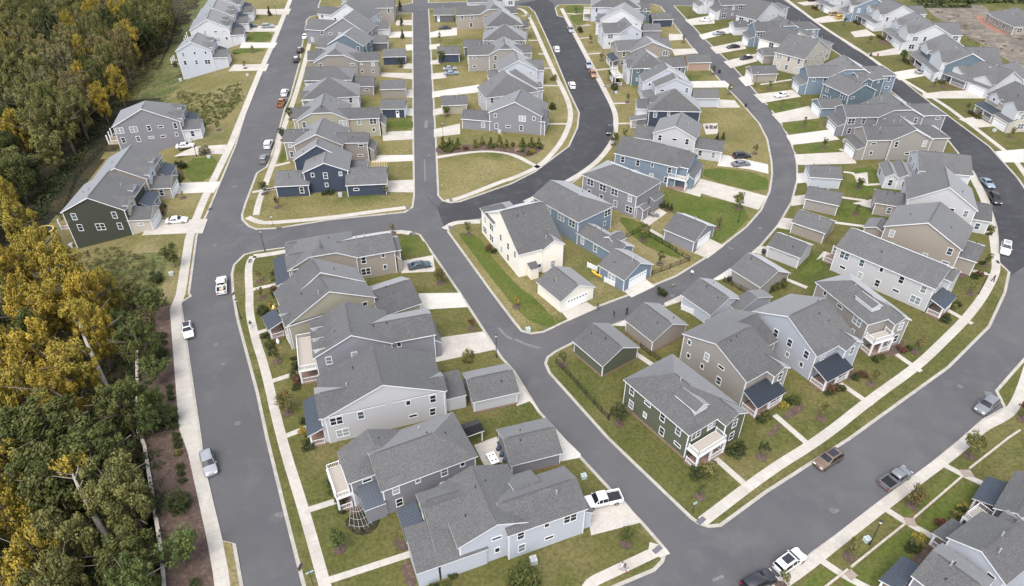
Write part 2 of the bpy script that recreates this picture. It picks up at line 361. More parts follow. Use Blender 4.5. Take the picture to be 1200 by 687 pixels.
# western slope: fine terrain sheet
def terrain():
    ds=[-.6,0,1,2,3,4,5,6,6.5,6.65,6.8,6.95,7.1,7.6,8.5]+[10+1.6*i for i in range(26)]+[54+6*i for i in range(8)]+[110,130,160,220,320,900]
    ys=[-60,-10]+[10+2.2*i for i in range(110)]+[256+8*i for i in range(36)]+[560,700,1500]
    v=[];f=[];mi=[]
    for y in ys:
        for d in ds:
            x=lpx(y)-d; v.append((x,y,gz(x,y)-(.12 if d<0 else 0)))
    n=len(ds)
    for j in range(len(ys)-1):
        for i in range(n-1):
            a=j*n+i; f.append((a,a+n,a+n+1,a+1))
            d=(ds[i]+ds[i+1])/2; y=(ys[j]+ys[j+1])/2; x=lpx(y)-d
            wob=2.2*math.sin(y*.31)+1.5*math.sin(y*.13+2)
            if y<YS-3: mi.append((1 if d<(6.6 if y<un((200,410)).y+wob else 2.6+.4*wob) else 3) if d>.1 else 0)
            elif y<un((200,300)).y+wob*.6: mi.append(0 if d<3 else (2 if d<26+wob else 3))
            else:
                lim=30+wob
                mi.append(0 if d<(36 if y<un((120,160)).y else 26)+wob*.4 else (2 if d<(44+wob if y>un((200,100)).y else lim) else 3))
    me=bpy.data.meshes.new('terrain'); me.from_pydata(v,[],f)
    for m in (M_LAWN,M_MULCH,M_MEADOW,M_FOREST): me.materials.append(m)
    me.polygons.foreach_set('material_index',mi); me.polygons.foreach_set('use_smooth',[True]*len(f)); me.update()
    link('terrain',me)['kind']='structure'
terrain()

Z1,Z2,Z3=.139,.143,.147
def walk(px, w=1.5, z=Z1, it=2, name='sidewalk', j=1.5):
    strip(name,smooth_line(W2(px,.13),it),w,.05,z,M_CONC,joints=j)
ysb=[y*.8 for y in range(int(un((0,632)).y/.8)+1,int(un((0,356)).y/.8))]
mb=MB(); v=[]
for y in ysb: v+=[(lpx(y)+1.7,y,Z1-.002),(max(lpx(y)+1.75,klx(y)-.42),y,Z1-.002)]
mb.add(v,[(2*k,2*k+1,2*k+3,2*k+2) for k in range(len(ysb)-1)]); mb.build('sidewalk',M_CONC)['kind']='structure'
wl=[(lpx(y)+.9,y) for y in range(22,int(LP[-1].y)-40,5)]
strip('sidewalk',wl,1.85,.05,Z1,M_CONC,joints=1.5)
walk('e1185,512 e1165,545 e1162,600 e1168,687 T310,300 T400,687 j40,340 j120,687 n230,350 n330,710')
walk('e1185,512 f60,504 f250,470 f440,430 f660,395 f720,405')
walk('_700,703 o330,687 o500,608 o685,520')
walk('b285,90 b262,150 b205,390 b100,680 f105,10 f45,170 f12,260 f0,320')
walk('f-40,330 f10,352 f60,358 f350,332 f560,302 f700,285')
walk('c-10,36 c55,42 c92,100 c150,235 c215,375 c268,480 c277,560 c245,640 c215,687 g135,90 g0,150 f1150,162 f960,240 f890,255')
walk('U85,410 U350,365 U550,350 U750,375 U950,480 U1000,505',1.4)
walk('c232,40 c268,110 c370,300 c470,490 c490,560 c478,640 c455,690 g390,80 g270,160 g60,260')
walk('f880,385 f930,352 f1050,352',1.5)
walk('o890,385 o1198,150 l250,680 l480,495 l700,340 l830,215 l930,115 l1010,10 h1060,600 h1070,560 h1052,400 h1015,250 h950,130',1.6)
walk('d90,0 d260,130 d440,240 d560,330 S30,160 S220,300 S600,590 _1192,190 _1215,225',1.4)
walk('_850,720 p80,672 p390,425 p640,232 p900,40 l1000,625 l1090,585 l1150,540 l1198,430 _1215,400',1.6)
walk('o640,505 o700,520 o715,545',1.6,Z2,1)
# front paths
for px in ('l50,585 l185,703','l325,412 l465,508','l580,270 l695,350','l790,50 l935,130','h915,570 h1045,600','h965,380 h1035,402','o960,95 o1095,215','n245,330 n385,285','n340,660 n725,535',
 'j75,410 j200,370','j145,665 j280,610','j5,185 j90,160','f0,210 f110,190','p565,335 p650,390 p780,460','p270,580 p350,635 p450,687','p835,125 p920,170 p1050,225','f0,665 f110,640',
 's80,100 s150,92','s80,185 s165,175','s130,268 s190,262','s190,378 s260,372','s240,490 s320,482','s300,605 s390,595','w300,65 w380,55','w370,187 w450,184','w405,328 w500,325',
 'r1035,97 r1160,93','r1100,185 r1195,178','r740,112 r775,110','r755,190 r810,190','r790,283 r850,283','r860,378 r890,378','r860,478 r935,478','r890,600 r980,600','c160,580 c260,580',
 'v150,470 v215,455','v80,645 v180,630','h330,235 h440,250','h315,355 h470,375','h370,120 h410,125 h430,180 h530,175','k585,285 k650,330','g640,385 g710,425','G850,225 G960,270','x640,515 x700,540','t560,590 t750,560'):
    q=W2(px,.13); q[0]+=(q[0]-q[1]).normalized()*.9; q[-1]+=(q[-1]-q[-2]).normalized()*.9
    strip('path',smooth_line(q,1),1.0,.05,Z2,M_CONC,joints=1.5)
# driveways: from the kerb to the garage doors
DR=['e665,414 e880,405 e948,405 e972,338 e790,345 e710,332','e748,224 e960,214 e1000,216 e1032,163 e775,172','B480,535 B735,517 B815,520 B835,455 B620,470 B550,500','O445,364 O640,360 O697,363 O718,316 O480,320','O520,208 O690,207 O752,208 O775,173 O535,170','O540,100 O770,97 O800,58 O545,62','q0,103 q175,102 q228,102 q246,62 q0,66',
 'f540,75 f738,66 f737,38 f545,42','f600,212 f740,214 f739,155 f600,160','b595,660 b737,652 b737,612 b590,618','b690,540 b736,542 b736,508 b690,505','b690,455 b736,458 b736,420 b690,420','b580,357 b736,372 b736,343 b580,340','b620,177 b733,174 b733,147 b620,150','b655,120 b732,118 b732,94 b655,96','b690,322 b735,322 b735,298 b690,298','b700,238 b734,235 b734,208 b700,210',
 'b832,642 b955,628 b955,578 b832,606','b828,542 b890,530 b890,498 b828,514','b824,457 b1045,432 b1045,396 b824,430','b820,372 b890,365 b890,338 b820,345','b816,302 b860,300 b860,280 b816,283','b812,177 b940,165 b940,128 b812,152','b811,232 b860,230 b860,205 b811,210',
 'f680,592 f840,584 f828,508 f680,535','j765,77 j990,64 j955,-3 j760,0','j840,322 j1122,262 j1065,178 j870,205 j840,225','F600,95 F745,305 F690,247 F615,275','F840,410 F985,552 F975,572 F860,595','o340,270 o492,246 o608,388 o370,450',
 'k230,85 k350,40 k397,70 k266,128','g515,670 g625,620 g670,653 g560,705','g850,497 g925,430 g993,464 g915,523','g835,220 g880,150 g1198,233 g1153,296 g880,217','g960,90 g985,36 g1198,83 g1200,127 g1110,105','s740,285 s740,238 s832,240 s850,278','s760,345 s920,340 s945,372 s780,390','s870,570 s1130,566 s1188,612 s890,615','w1080,218 w1075,158 w1200,166 w1240,215',
 't15,140 t215,105 t225,165 t60,178','t112,246 t330,190 t345,228 t140,278','t192,332 t430,285 t445,342 t236,378','t286,432 t520,375 t520,430 t336,478','t390,547 t450,525 t500,590 t440,604','x18,125 x290,92 x350,140 x80,184','x145,262 x405,205 x480,290 x200,324','x245,412 x540,372 x620,440 x286,478','x302,545 x700,525 x740,608 x322,618','h128,40 h375,25 h405,76 h132,82','h132,126 h210,118 h210,165 h134,172','h118,232 h190,222 h190,268 h108,278','h70,332 h130,340 h130,395 h36,378',
 'G335,220 G470,140 G475,195 G365,232','G-10,390 G115,330 G130,370 G0,415','G600,35 G650,-8 G720,-5 G705,55','k480,150 k545,118 k545,155',
 'u-20,225 u90,205 u160,250 u10,262','u95,378 u300,335 u380,375 u165,395','u250,512 u440,480 u570,520 u325,562','u480,658 u620,640 u840,632 u920,690 u500,690','S175,302 S440,265 S640,355 S345,380','S505,592 S763,570 S763,690 S580,690','d205,92 d320,65 d375,95 d250,108','t800,20 t905,5 t960,30 t850,40']
for k_,px in enumerate(DR):
    ngon('driveway',[(p.x,p.y) for p in W2(px,.13)],.02,Z3+.0008*(k_%17),(M_CONC,M_CONCB,M_CONCC)[(k_*7)%3])
# mulch beds, patios, bare ground
def bed(px, m=M_MULCH, name='mulch_bed', z=.165, it=2):
    ngon(name,[(p.x,p.y) for p in smooth_line(W2(px,.13),it,True)],.02,z,m)
for px in ('U75,300 U330,295 U600,305 U800,330 U1010,310 U1030,330 U940,395 U880,410 U750,372 U550,345 U350,358 U85,395','l215,470 l330,420 l330,370 l240,445','l345,415 l430,400 l430,360 l370,365','l500,290 l590,300 l650,240 l610,200','l75,600 l185,540 l150,510 l80,560','l0,680 l70,625 l60,600 l0,650','l730,100 l780,120 l860,60 l830,0','h870,610 h920,620 h970,570 h930,540','n650,450 n720,500 n690,530 n640,500','n675,580 n720,560 n760,690 n700,690','n400,290 n450,370 n520,350 n530,250','n370,100 n360,190 n400,240 n430,110',
 'p990,330 p1050,340 p1090,250 p980,270','p670,560 p700,590 p800,510 p730,470','p540,640 p600,590 p690,620 p600,680','o880,150 o960,130 o960,90 o870,130','S330,180 S470,240 S470,170 S360,130','u150,290 u250,330 u220,275','u390,400 u470,460 u440,380','u590,590 u640,640 u660,600','e720,300 e770,340 e790,270 e740,260','e790,165 e860,160 e860,110 e800,120','U200,40'):
    if px.count(' ')>1: bed(px)
for px in ('u480,30 u820,30 u960,50 u940,190 u1260,235 u1300,560 u1190,500 u1050,400 u880,300 u690,190 u560,110','d930,160 d1198,150 d1198,290 d1080,210'):
    bed(px,M_DIRT,'bare_ground',.141 if px[0]=='u' else .1505)
bed('u840,120 u900,100 u1070,215 u1195,218 u1195,245 u1000,240',mat('red_clay',(.21,.10,.07),.95,var=.2,vscale=.5),'red_clay',.158)
for px in ('g640,370 g725,310 g690,290 g600,345','g755,200 g880,235 g890,210 g850,190 g760,180','w975,330 w1080,325 w1085,400 w1000,405','F370,500 F500,450 F580,590 F430,620','h395,130 h470,180 h465,120','h395,265 h490,290 h490,245','h225,530 h300,500 h260,490'):
    ngon('patio',[(p.x,p.y) for p in W2(px,.13)],.02,.161,M_CONC)
# greener lots
for px in ('g905,90 g1198,130 g1198,225 g890,150','g690,200 g880,225 g1150,295 g985,462 g930,430 g760,310 g700,300','g480,320 g600,350 g700,410 g820,535 g700,500 g580,440','k?' ,'h370,110 h520,85 h500,230 h360,220','h330,250 h480,300 h530,370 h310,355','h225,490 h300,500 h250,580 h120,640','_560,275 _575,300 _606,335 _628,350 _655,380 _640,384 _612,372 _575,325 _545,285 _535,272','f665,430 f780,430 f820,495 f700,515','d240,380 d','x95,185 x345,165 x355,235 x150,250','x205,325 x480,300 x470,380 x255,400','x290,480 x640,460 x650,525 x310,540','v150,470 v190,330 v215,310 v215,440','b605,570 b735,560 b735,610 b605,605','s10,40 s150,35 s150,90 s20,95','s30,105 s160,100 s165,170 s85,180','A780,320 A1030,320 A990,425 A770,420','A620,490 A950,490 A935,520 A620,540','e865,60 e1030,40 e975,160 e870,165','p392,612 p640,410 p735,465 p700,500 p560,630 p480,690 p330,690','p682,388 p905,190 p1015,240 p890,320 p780,435','p270,590 p340,640 p250,690 p150,690','p590,330 p880,150 p915,170 p660,370'):
    if '?' in px or px.endswith(' d'): continue
    ngon('green_lawn',[(p.x,p.y) for p in smooth_line(W2(px,.13),1,True)],.02,.137,M_GREEN)

# ------------------------------------------------------------------ houses
def pr_y(v):
    w=v-CAM; return 343.5-F*w.dot(UP)/w.dot(FW)
def roof_mesh(x0,x1,y0,y1,h,ax,ends,pitch,th=.2,jt=.38):
    sw = ax=='y'
    if sw: x0,x1,y0,y1=y0,y1,x0,x1
    ym=(y0+y1)/2; hw=(y1-y0)/2; zr=h+pitch*hw; V=[]; Fs=[]
    def v(*p): V.append(p); return len(V)-1
    def end(x,sgn,e):
        a=v(x,y0,h); b=v(x,y1,h)
        if e=='h':
            k=min(hw,(x1-x0)*.5); r=v(x+sgn*k,ym,zr); return a,b,[a,r],[b,r],(a,r,b)
        if e=='j':
            j1=v(x,ym-jt*hw,zr-jt*hw*pitch); j2=v(x,ym+jt*hw,zr-jt*hw*pitch); r=v(x+sgn*jt*hw,ym,zr); return a,b,[a,j1,r],[b,j2,r],(j1,r,j2)
        r=v(x,ym,zr); return a,b,[a,r],[b,r],None
    a0,b0,l0,m0,e0=end(x0,1,ends[0]); a1,b1,l1,m1,e1=end(x1,-1,ends[1])
    def ded(l):
        out=[]
        for i in l:
            if i not in out: out.append(i)
        return out
    Fs.append(ded([a0,a1]+l1[1:]+l0[:0:-1])); Fs.append(ded([b1,b0]+m0[1:]+m1[:0:-1]))
    if e0: Fs.append([e0[0],e0[1],e0[2]])
    if e1: Fs.append([e1[2],e1[1],e1[0]])
    return finish_roof(V,Fs,th,sw)
def finish_roof(V,Fs,th,sw=False):
    n=len(V); V2=V+[(p[0],p[1],p[2]-th) for p in V]
    cnt={}
    for f in Fs:
        for i in range(len(f)): cnt[(f[i-1],f[i])]=1
    faces=[tuple(f) for f in Fs]; mi=[0]*len(Fs)
    for f in Fs: faces.append(tuple(i+n for i in reversed(f))); mi.append(1)
    for (a,b) in cnt:
        if (b,a) not in cnt: faces.append((b,a,a+n,b+n)); mi.append(1)
    if sw:
        V2=[(p[1],p[0],p[2]) for p in V2]; faces=[tuple(reversed(f)) for f in faces]
    return V2,faces,mi
def shed_mesh(x0,x1,y0,y1,h,side,rise,th=.16):
    z={'S':(h,h,h+rise,h+rise),'N':(h+rise,h+rise,h,h),'W':(h,h+rise,h+rise,h),'E':(h+rise,h,h,h+rise)}[side]
    return finish_roof([(x0,y0,z[0]),(x1,y0,z[1]),(x1,y1,z[2]),(x0,y1,z[3])],[[0,1,2,3]],th)
WINM={}
def winmesh(w,h):
    k=(w,h)
    if k not in WINM:
        m=MB(); t=.11
        m.box(-w/2-t,w/2+t,-.05,.0,h,h+t); m.box(-w/2-t,w/2+t,-.07,.0,-t,0); m.box(-w/2-t,-w/2,-.05,0,0,h); m.box(w/2,w/2+t,-.05,0,0,h)
        if h>1.0: m.box(-w/2,w/2,-.04,0,h/2-.03,h/2+.03)
        if w>1.3: m.box(-.06,.06,-.045,0,0,h)
        p=MB(); p.box(-w/2,w/2,-.02,0,0,h)
        WINM[k]=(m.mesh('window',M_TRIM),p.mesh('pane',M_GLASS))
    return WINM[k]
GDM={}
def gdmesh(w):
    if w not in GDM:
        m=MB(); m.box(-w/2,w/2,-.04,0,0,2.2)
        for k in range(1,4): m.box(-w/2+.05,w/2-.05,-.046,-.04,k*.55-.012,k*.55+.012,1)
        m.box(-w/2-.14,-w/2,-.06,0,0,2.34); m.box(w/2,w/2+.14,-.06,0,0,2.34); m.box(-w/2,w/2,-.06,0,2.2,2.34)
        n=int(w/.62)
        for k in range(n):
            x=-w/2+(k+.5)*w/n; m.box(x-.2,x+.2,-.048,-.04,1.75,2.02,2)
        GDM[w]=m.mesh('garage_door',[M_GDOOR,mat('groove',(.42,.42,.42),.8),M_GLASS])
    return GDM[w]
_dm=MB(); _dm.box(-.46,.46,-.05,0,0,2.05); _dm.box(-.3,.3,-.06,-.05,1.2,1.85,1)
DOORM={}
def doormesh(col):
    if col not in DOORM:
        DOORM[col]=_dm.mesh('door',[mat('door_'+str(len(DOORM)),col,.5),M_GLASS])
    return DOORM[col]
ROT={'S':0,'E':math.pi/2,'N':math.pi,'W':-math.pi/2}
HOUSES=[]
class House:
    def __init__(s,label,edge,h,wall,cat='house',name='house',group=None,short=None,near=False,z0=-.1,seed=None,origin=None,trim=True):
        if origin: s.o,s.ang=origin
        else:
            a,b=[un(p,h+.1) for p in P(edge)]
            s.ang=math.atan2(b.y-a.y,b.x-a.x); s.o=Vector((a.x,a.y,.1))
        s.c,s.s_=math.cos(s.ang),math.sin(s.ang)
        s.root=empty(name,s.o,s.ang,label,cat,group); s.wall=wall; s.vols=[]; s.near=near; s.z0=z0; s.short=short; s.trim=trim
        s.tone=.86+.30*random.Random(len(HOUSES)*7+3).random(); s.r=random.Random(seed if seed is not None else len(HOUSES)*13+5); HOUSES.append(s)
    def loc(s,v): dx,dy=v.x-s.o.x,v.y-s.o.y; return dx*s.c+dy*s.s_, -dx*s.s_+dy*s.c
    def glo(s,x,y,z=0): return Vector((s.o.x+x*s.c-y*s.s_, s.o.y+x*s.s_+y*s.c, s.o.z+z))
    def ext(s,pts,h,x,y):
        L=[s.loc(un(p,h+.1)) for p in P(pts)] if pts else []
        e=[min(l[0] for l in L),max(l[0] for l in L),min(l[1] for l in L),max(l[1] for l in L)] if L else [0,0,0,0]
        for k,o in ((0,x),(2,y)):
            if o:
                for i in (0,1):
                    if o[i] is not None: e[k+i]=o[i]
        return e
    def V(s,pts,h,ax='y',ends='gg',pitch=.5,x=None,y=None,z0=None,wall=None,roof=None,ov=.32,og=.28,win=True,apex=None,rise=1.0,parent=None,wname='wall',rname='roof',skip='',vent=True,fnd=False,th=.2):
        x0,x1,y0,y1=s.ext(pts,h,x,y); z0=s.z0 if z0 is None else z0
        if apex:
            ap=P(apex)[0]; q=((x0+x1)/2,y0) if ax=='y' else (x0,(y0+y1)/2)
            hw=((x1-x0) if ax=='y' else (y1-y0))/2
            z=min([h+.05*i for i in range(0,110)],key=lambda zz:abs(pr_y(s.glo(q[0],q[1],zz))-ap[1])); pitch=max(.18,min(1.3,(z-h)/hw))
        rm=roof or M_SHINGLE
        shed=ax[0]=='s'
        if shed: rv,rf,mi=shed_mesh(x0,x1,y0,y1,h,ax[1],rise)
        else: rv,rf,mi=roof_mesh(x0,x1,y0,y1,h,ax,ends,pitch,th)
        mb=MB(); mb.v=rv; mb.f=rf; mb.m=mi
        ro=mb.build(rname,[rm,M_TRIM],parent or s.root); ro['tone']=s.tone
        if rm in (M_METALROOF,M_BLACKROOF) and shed: s.ribs(x0,x1,y0,y1,h,ax[1],rise,rm,ro)
        v=dict(x0=x0,x1=x1,y0=y0,y1=y1,h=h,z0=z0,shed=shed,ax=ax)
        # walls
        if shed: a=(x0+.15,x1-.15,y0+.15,y1-.15); zt=h+rise*.5
        else:
            ex=[(og if e!='h' else ov) for e in ends]
            a=(x0+ex[0],x1-ex[1],y0+ov,y1-ov) if ax=='x' else (x0+ov,x1-ov,y0+ex[0],y1-ex[1]); zt=h-th+pitch*ov+.03
        wx0,wx1,wy0,wy1=a; v.update(w=a,zt=zt)
        m=MB()
        if shed:
            zz={'S':(h,h,h+rise,h+rise),'N':(h+rise,h+rise,h,h),'W':(h,h+rise,h+rise,h),'E':(h+rise,h,h,h+rise)}[ax[1]]
            m.add([(wx0,wy0,z0),(wx1,wy0,z0),(wx1,wy1,z0),(wx0,wy1,z0)]+[(px,py,z-.1) for (px,py),z in zip(((wx0,wy0),(wx1,wy0),(wx1,wy1),(wx0,wy1)),zz)],[(0,1,5,4),(1,2,6,5),(2,3,7,6),(3,0,4,7)])
        else:
            m.add([(wx0,wy0,z0),(wx1,wy0,z0),(wx1,wy1,z0),(wx0,wy1,z0),(wx0,wy0,zt),(wx1,wy0,zt),(wx1,wy1,zt),(wx0,wy1,zt)],[])
            hw=((y1-y0) if ax=='x' else (x1-x0))/2; mid=(y0+y1)/2 if ax=='x' else (x0+x1)/2; za=h+pitch*hw-th+.03
            def gab(e,i,j,cx):
                if e=='h': return (i,j,j+4,i+4)
                if e=='g': pts_=[(mid,za)]
                else: pts_=[(mid+.38*hw,za-.38*hw*pitch),(mid-.38*hw,za-.38*hw*pitch)]
                ids=[]
                pj=m.v[j]
                if (pj[1] if ax=='x' else pj[0])<mid: pts_=pts_[::-1]
                for t,z in pts_:
                    m.v.append((cx,t,z) if ax=='x' else (t,cx,z)); ids.append(len(m.v)-1)
                return (i,j,j+4,*ids,i+4)
            if ax=='y': fs=[gab(ends[0],0,1,wy0),(1,2,6,5),gab(ends[1],2,3,wy1),(3,0,4,7)]
            else: fs=[(0,1,5,4),gab(ends[1],1,2,wx1),(2,3,7,6),gab(ends[0],3,0,wx0)]
            m.f=fs; m.m=[0]*4
        m.build(wname,wallmat(wall or s.wall),parent or s.root)
        if s.near and s.trim and not shed and z0<1:
            zc=h-th+.02
            for cx,sx in ((wx0,-1),(wx1,1)):
                for cy,sy in ((wy0,-1),(wy1,1)):
                    t=MB(); t.box(min(cx-sx*.12,cx+sx*.025),max(cx-sx*.12,cx+sx*.025),min(cy-sy*.12,cy+sy*.025),max(cy-sy*.12,cy+sy*.025),z0,zc+pitch*ov)
                    t.build('corner_board',M_TRIM,s.root)
        if fnd:
            t=MB(); t.box(wx0-.03,wx1+.03,wy0-.03,wy1+.03,-.1,.42); t.build('foundation',M_BRICK,s.root)
        if vent and not shed and s.near and pitch>.2:
            L=(x1-x0) if ax=='x' else (y1-y0); hw=((y1-y0) if ax=='x' else (x1-x0))/2; zr=h+pitch*hw
            a0=(hw if ends[0]=='h' else .6); a1=(hw if ends[1]=='h' else .6)
            if L-a0-a1>1.5 and z0<1:
                t=MB(); b0,b1=a0+.2,L-a1-.2
                if ax=='x': t.box(x0+b0,x0+b1,(y0+y1)/2-.11,(y0+y1)/2+.11,zr-.1,zr+.02)
                else: t.box((x0+x1)/2-.11,(x0+x1)/2+.11,y0+b0,y0+b1,zr-.1,zr+.02)
                t.build('ridge_vent',M_VENT,ro)
        if vent and not shed and z0<1 and (x1-x0)*(y1-y0)>45:
            for k in range(s.r.randint(1,3) if s.near else 1):
                fx,fy=s.r.uniform(.2,.8),s.r.uniform(.2,.8); px_,py_=x0+fx*(x1-x0),y0+fy*(y1-y0)
                dd=abs((fy if ax=='x' else fx)-.5)*2*(((y1-y0) if ax=='x' else (x1-x0))/2); hw=((y1-y0) if ax=='x' else (x1-x0))/2
                z=h+pitch*(hw-dd)
                for e,dist in ((ends[0],(px_-x0) if ax=='x' else (py_-y0)),(ends[1],(x1-px_) if ax=='x' else (y1-py_))):
                    if e=='h': z=min(z,h+pitch*dist)
                t=MB(); hgt=s.r.choice((.35,.5,.8)); t.tube([(px_,py_,z-.3),(px_,py_,z+hgt)],.07 if hgt<.7 else .11,6)
                t.build('vent_pipe',M_BLACK if hgt<.7 else M_GREYMETAL,ro)
        v['win']=win and not shed; v['skip']=skip; v['parent']=parent; v['roofobj']=ro
        s.vols.append(v); return v
    def ribs(s,x0,x1,y0,y1,h,side,rise,m,par):
        t=MB(); L=(x1-x0) if side in 'SN' else (y1-y0); n=max(2,int(L/.45))
        for k in range(n+1):
            q=.04+(L-.08)*k/n
            if side=='S': a,b=(x0+q,y0,h),(x0+q,y1,h+rise)
            elif side=='N': a,b=(x0+q,y1,h),(x0+q,y0,h+rise)
            elif side=='W': a,b=(x0,y0+q,h),(x1,y0+q,h+rise)
            else: a,b=(x1,y0+q,h),(x0,y0+q,h+rise)
            t.bar((a[0],a[1],a[2]+.02),(b[0],b[1],b[2]+.02),.06,.07)
        t.build('seam_ribs',m,par)
    def place(s,side,v,t,z,me,name,child=None,off=.003,parent=None):
        x0,x1,y0,y1=v['w']
        p={'S':(x0+t,y0-off),'N':(x1-t,y1+off),'E':(x1+off,y0+t),'W':(x0-off,y1-t)}[side]
        o=link(name,me,parent or s.root,(p[0],p[1],z),(0,0,ROT[side]))
        if child: link('pane',child,o)
        return o
    def slen(s,v,side): return v['w'][1]-v['w'][0] if side in 'SN' else v['w'][3]-v['w'][2]
    def blocked(s,v,side,t,z,hh):
        x0,x1,y0,y1=v['w']
        for dt in (-.45,0,.45):
            tt=t+dt
            p={'S':(x0+tt,y0-.25),'N':(x1-tt,y1+.25),'E':(x1+.25,y0+tt),'W':(x0-.25,y1-tt)}[side]
            for u in s.vols:
                if u is v: continue
                if u['x0']<p[0]<u['x1'] and u['y0']<p[1]<u['y1'] and z<u['h']+1.2 and z+hh>u['z0']: return True
        return False
    def win(s,v,side,t,z=.9,w=.85,h=1.45): 
        a,b=winmesh(w,h); return s.place(side,v,t,z,a,'window',b)
    def autowin(s,dens=1.0):
        for v in s.vols:
            if not v['win'] : continue
            for side in 'SNEW':
                if side in v['skip']: continue
                an=s.ang+ROT[side]-math.pi/2; nx,ny=math.cos(an),math.sin(an)
                c=s.glo((v['x0']+v['x1'])/2,(v['y0']+v['y1'])/2); vd=(c-CAM); vd.z=0; vd.normalize()
                if nx*vd.x+ny*vd.y>.35: continue
                L=s.slen(v,side)
                if v['z0']>1.0:                              # dormer: one small window in its face
                    if L<4.2 and side==v.get('face'):
                        zz=v['z0']+max(.35,(v['h']-v['z0'])*.35)
                        if not s.blocked(v,side,L/2,zz,.7): s.place(side,v,L/2,v['h']-1.15,winmesh(.8,.85)[0],'window',winmesh(.8,.85)[1],parent=v['parent'])
                    continue
                floors=[.95] if v['h']<4.3 else [.95,3.75]
                if v['z0']<-2 and side in 'SW': floors=[-1.9]+floors if side=='W' else floors
                n=max(1,int(L/3.3))
                for z in floors:
                    for k in range(n):
                        if s.r.random()>.8*dens: continue
                        t=(k+.5)*L/n+s.r.uniform(-.35,.35)*(n>1)
                        w,h=s.r.choice(((.85,1.45),(.85,1.45),(.85,1.45),(1.75,1.45),(.6,.9),(1.2,.5))) if side in 'SN' else s.r.choice(((.85,1.5),(.85,1.5),(1.75,1.5)))
                        if L<2.2: w=.75
                        zz=z if h>1 else z+.6
                        if t-w/2<.3 or t+w/2>L-.3 or s.blocked(v,side,t,zz,h): continue
                        if any(q[0]==id(v) and q[1]==side and abs(q[2]-t)<q[4] and q[3]+q[5]>zz-.2 and q[3]<zz+h for q in s.taken): continue
                        s.win(v,side,t,zz,w,h)
        return s
    taken=()
    def gar(s,v,side,n=1,t=None,w=4.9):
        s.taken=list(s.taken); L=s.slen(v,side); w=min(w,L-.7)
        if n==2:
            w=min(2.5,L/2-.6)
            for tt in (L*.27,L*.73): s.place(side,v,tt,0.05,gdmesh(round(w,1)),'garage_door')
        else: s.place(side,v,L/2 if t is None else t,0.05,gdmesh(round(w,1)),'garage_door')
        s.taken.append((id(v),side,L/2 if t is None else t,0,w/2+.7,2.4)); return s
    def door(s,v,side,t,col=(.25,.06,.05)):
        s.taken=list(s.taken); s.place(side,v,t,.15,doormesh(col),'door'); s.taken.append((id(v),side,t,0,1.2,2.3)); return s
    def porch(s,x,y,side,h=2.75,roof=None,rise=.7,posts=3,floor=.35,rail=True,shed=True,deck=False,z=0,base='white'):
        """open porch: slab, posts at its outer edge, railings between them and (shed) a lean-to roof or (deck) a railed balcony over it"""
        x0,x1=x; y0,y1=y
        f=MB(); f.box(x0,x1,y0,y1,-.1 if floor>0 else floor-.25,floor); f.build('porch_floor',M_WOOD if floor<0 else (M_BRICK if s.near else M_CONC),s.root)
        def edge(k): 
            k=.12+.76*0+k*(1-.0)
            if side=='S': return (x0+.15+(x1-x0-.3)*k,y0+.15)
            if side=='N': return (x0+.15+(x1-x0-.3)*k,y1-.15)
            if side=='W': return (x0+.15,y0+.15+(y1-y0-.3)*k)
            return (x1-.15,y0+.15+(y1-y0-.3)*k)
        pts=[edge((i/(posts-1)) - .12) for i in range(posts)]
        # keep posts inside the slab
        pts=[(min(max(p[0],x0+.15),x1-.15),min(max(p[1],y0+.15),y1-.15)) for p in pts]
        ends={'S':((x0+.15,y1-.2),(x1-.15,y1-.2)),'N':((x0+.15,y0+.2),(x1-.15,y0+.2)),'W':((x1-.2,y0+.15),(x1-.2,y1-.15)),'E':((x0+.2,y0+.15),(x0+.2,y1-.15))}[side]
        c0={'S':(x0+.15,y0+.15),'N':(x0+.15,y1-.15),'W':(x0+.15,y0+.15),'E':(x1-.15,y0+.15)}[side]; c1={'S':(x1-.15,y0+.15),'N':(x1-.15,y1-.15),'W':(x0+.15,y1-.15),'E':(x1-.15,y1-.15)}[side]
        pts[0]=c0; pts[-1]=c1
        for p in pts:
            t=MB(); t.box(p[0]-.13,p[0]+.13,p[1]-.13,p[1]+.13,floor,h-.05); t.build('porch_post',M_TRIM,s.root)
        def rails(z0,segs):
            for a,b in segs:
                t=MB()
                t.bar((*a,z0+.95),(*b,z0+.95),.08,.08); t.bar((*a,z0+.12),(*b,z0+.12),.06,.06)
                L=math.hypot(b[0]-a[0],b[1]-a[1]); n=max(2,int(L/.22))
                for k in range(n+1):
                    q=(a[0]+(b[0]-a[0])*k/n,a[1]+(b[1]-a[1])*k/n); wdt=.12 if k in (0,n) else .035
                    t.box(q[0]-wdt/2,q[0]+wdt/2,q[1]-wdt/2,q[1]+wdt/2,z0,z0+.95 if wdt<.1 else z0+1.08)
                t.build('railing',M_TRIM,s.root)
        if rail: rails(floor,[(pts[i],pts[i+1]) for i in range(1,len(pts)-1)]+[(ends[0],c0),(c1,ends[1])])
        if deck:
            d=MB(); d.box(x0,x1,y0,y1,h-.05,h+.2,0); d.box(x0+.1,x1-.1,y0+.1,y1-.1,h+.2,h+.215,1); d.build('balcony_deck',[M_TRIM,mat('deck_boards',(.30,.27,.23),.8)],s.root)
            rails(h+.215,[(c0,c1),(ends[0],c0),(c1,ends[1])])
        elif shed:
            o=.25; xx=[x0,x1]; yy=[y0,y1]
            if side in 'SN': xx=[x0-o,x1+o]; yy=[y0-o,y1] if side=='S' else [y0,y1+o]
            else: yy=[y0-o,y1+o]; xx=[x0-o,x1] if side=='W' else [x0,x1+o]
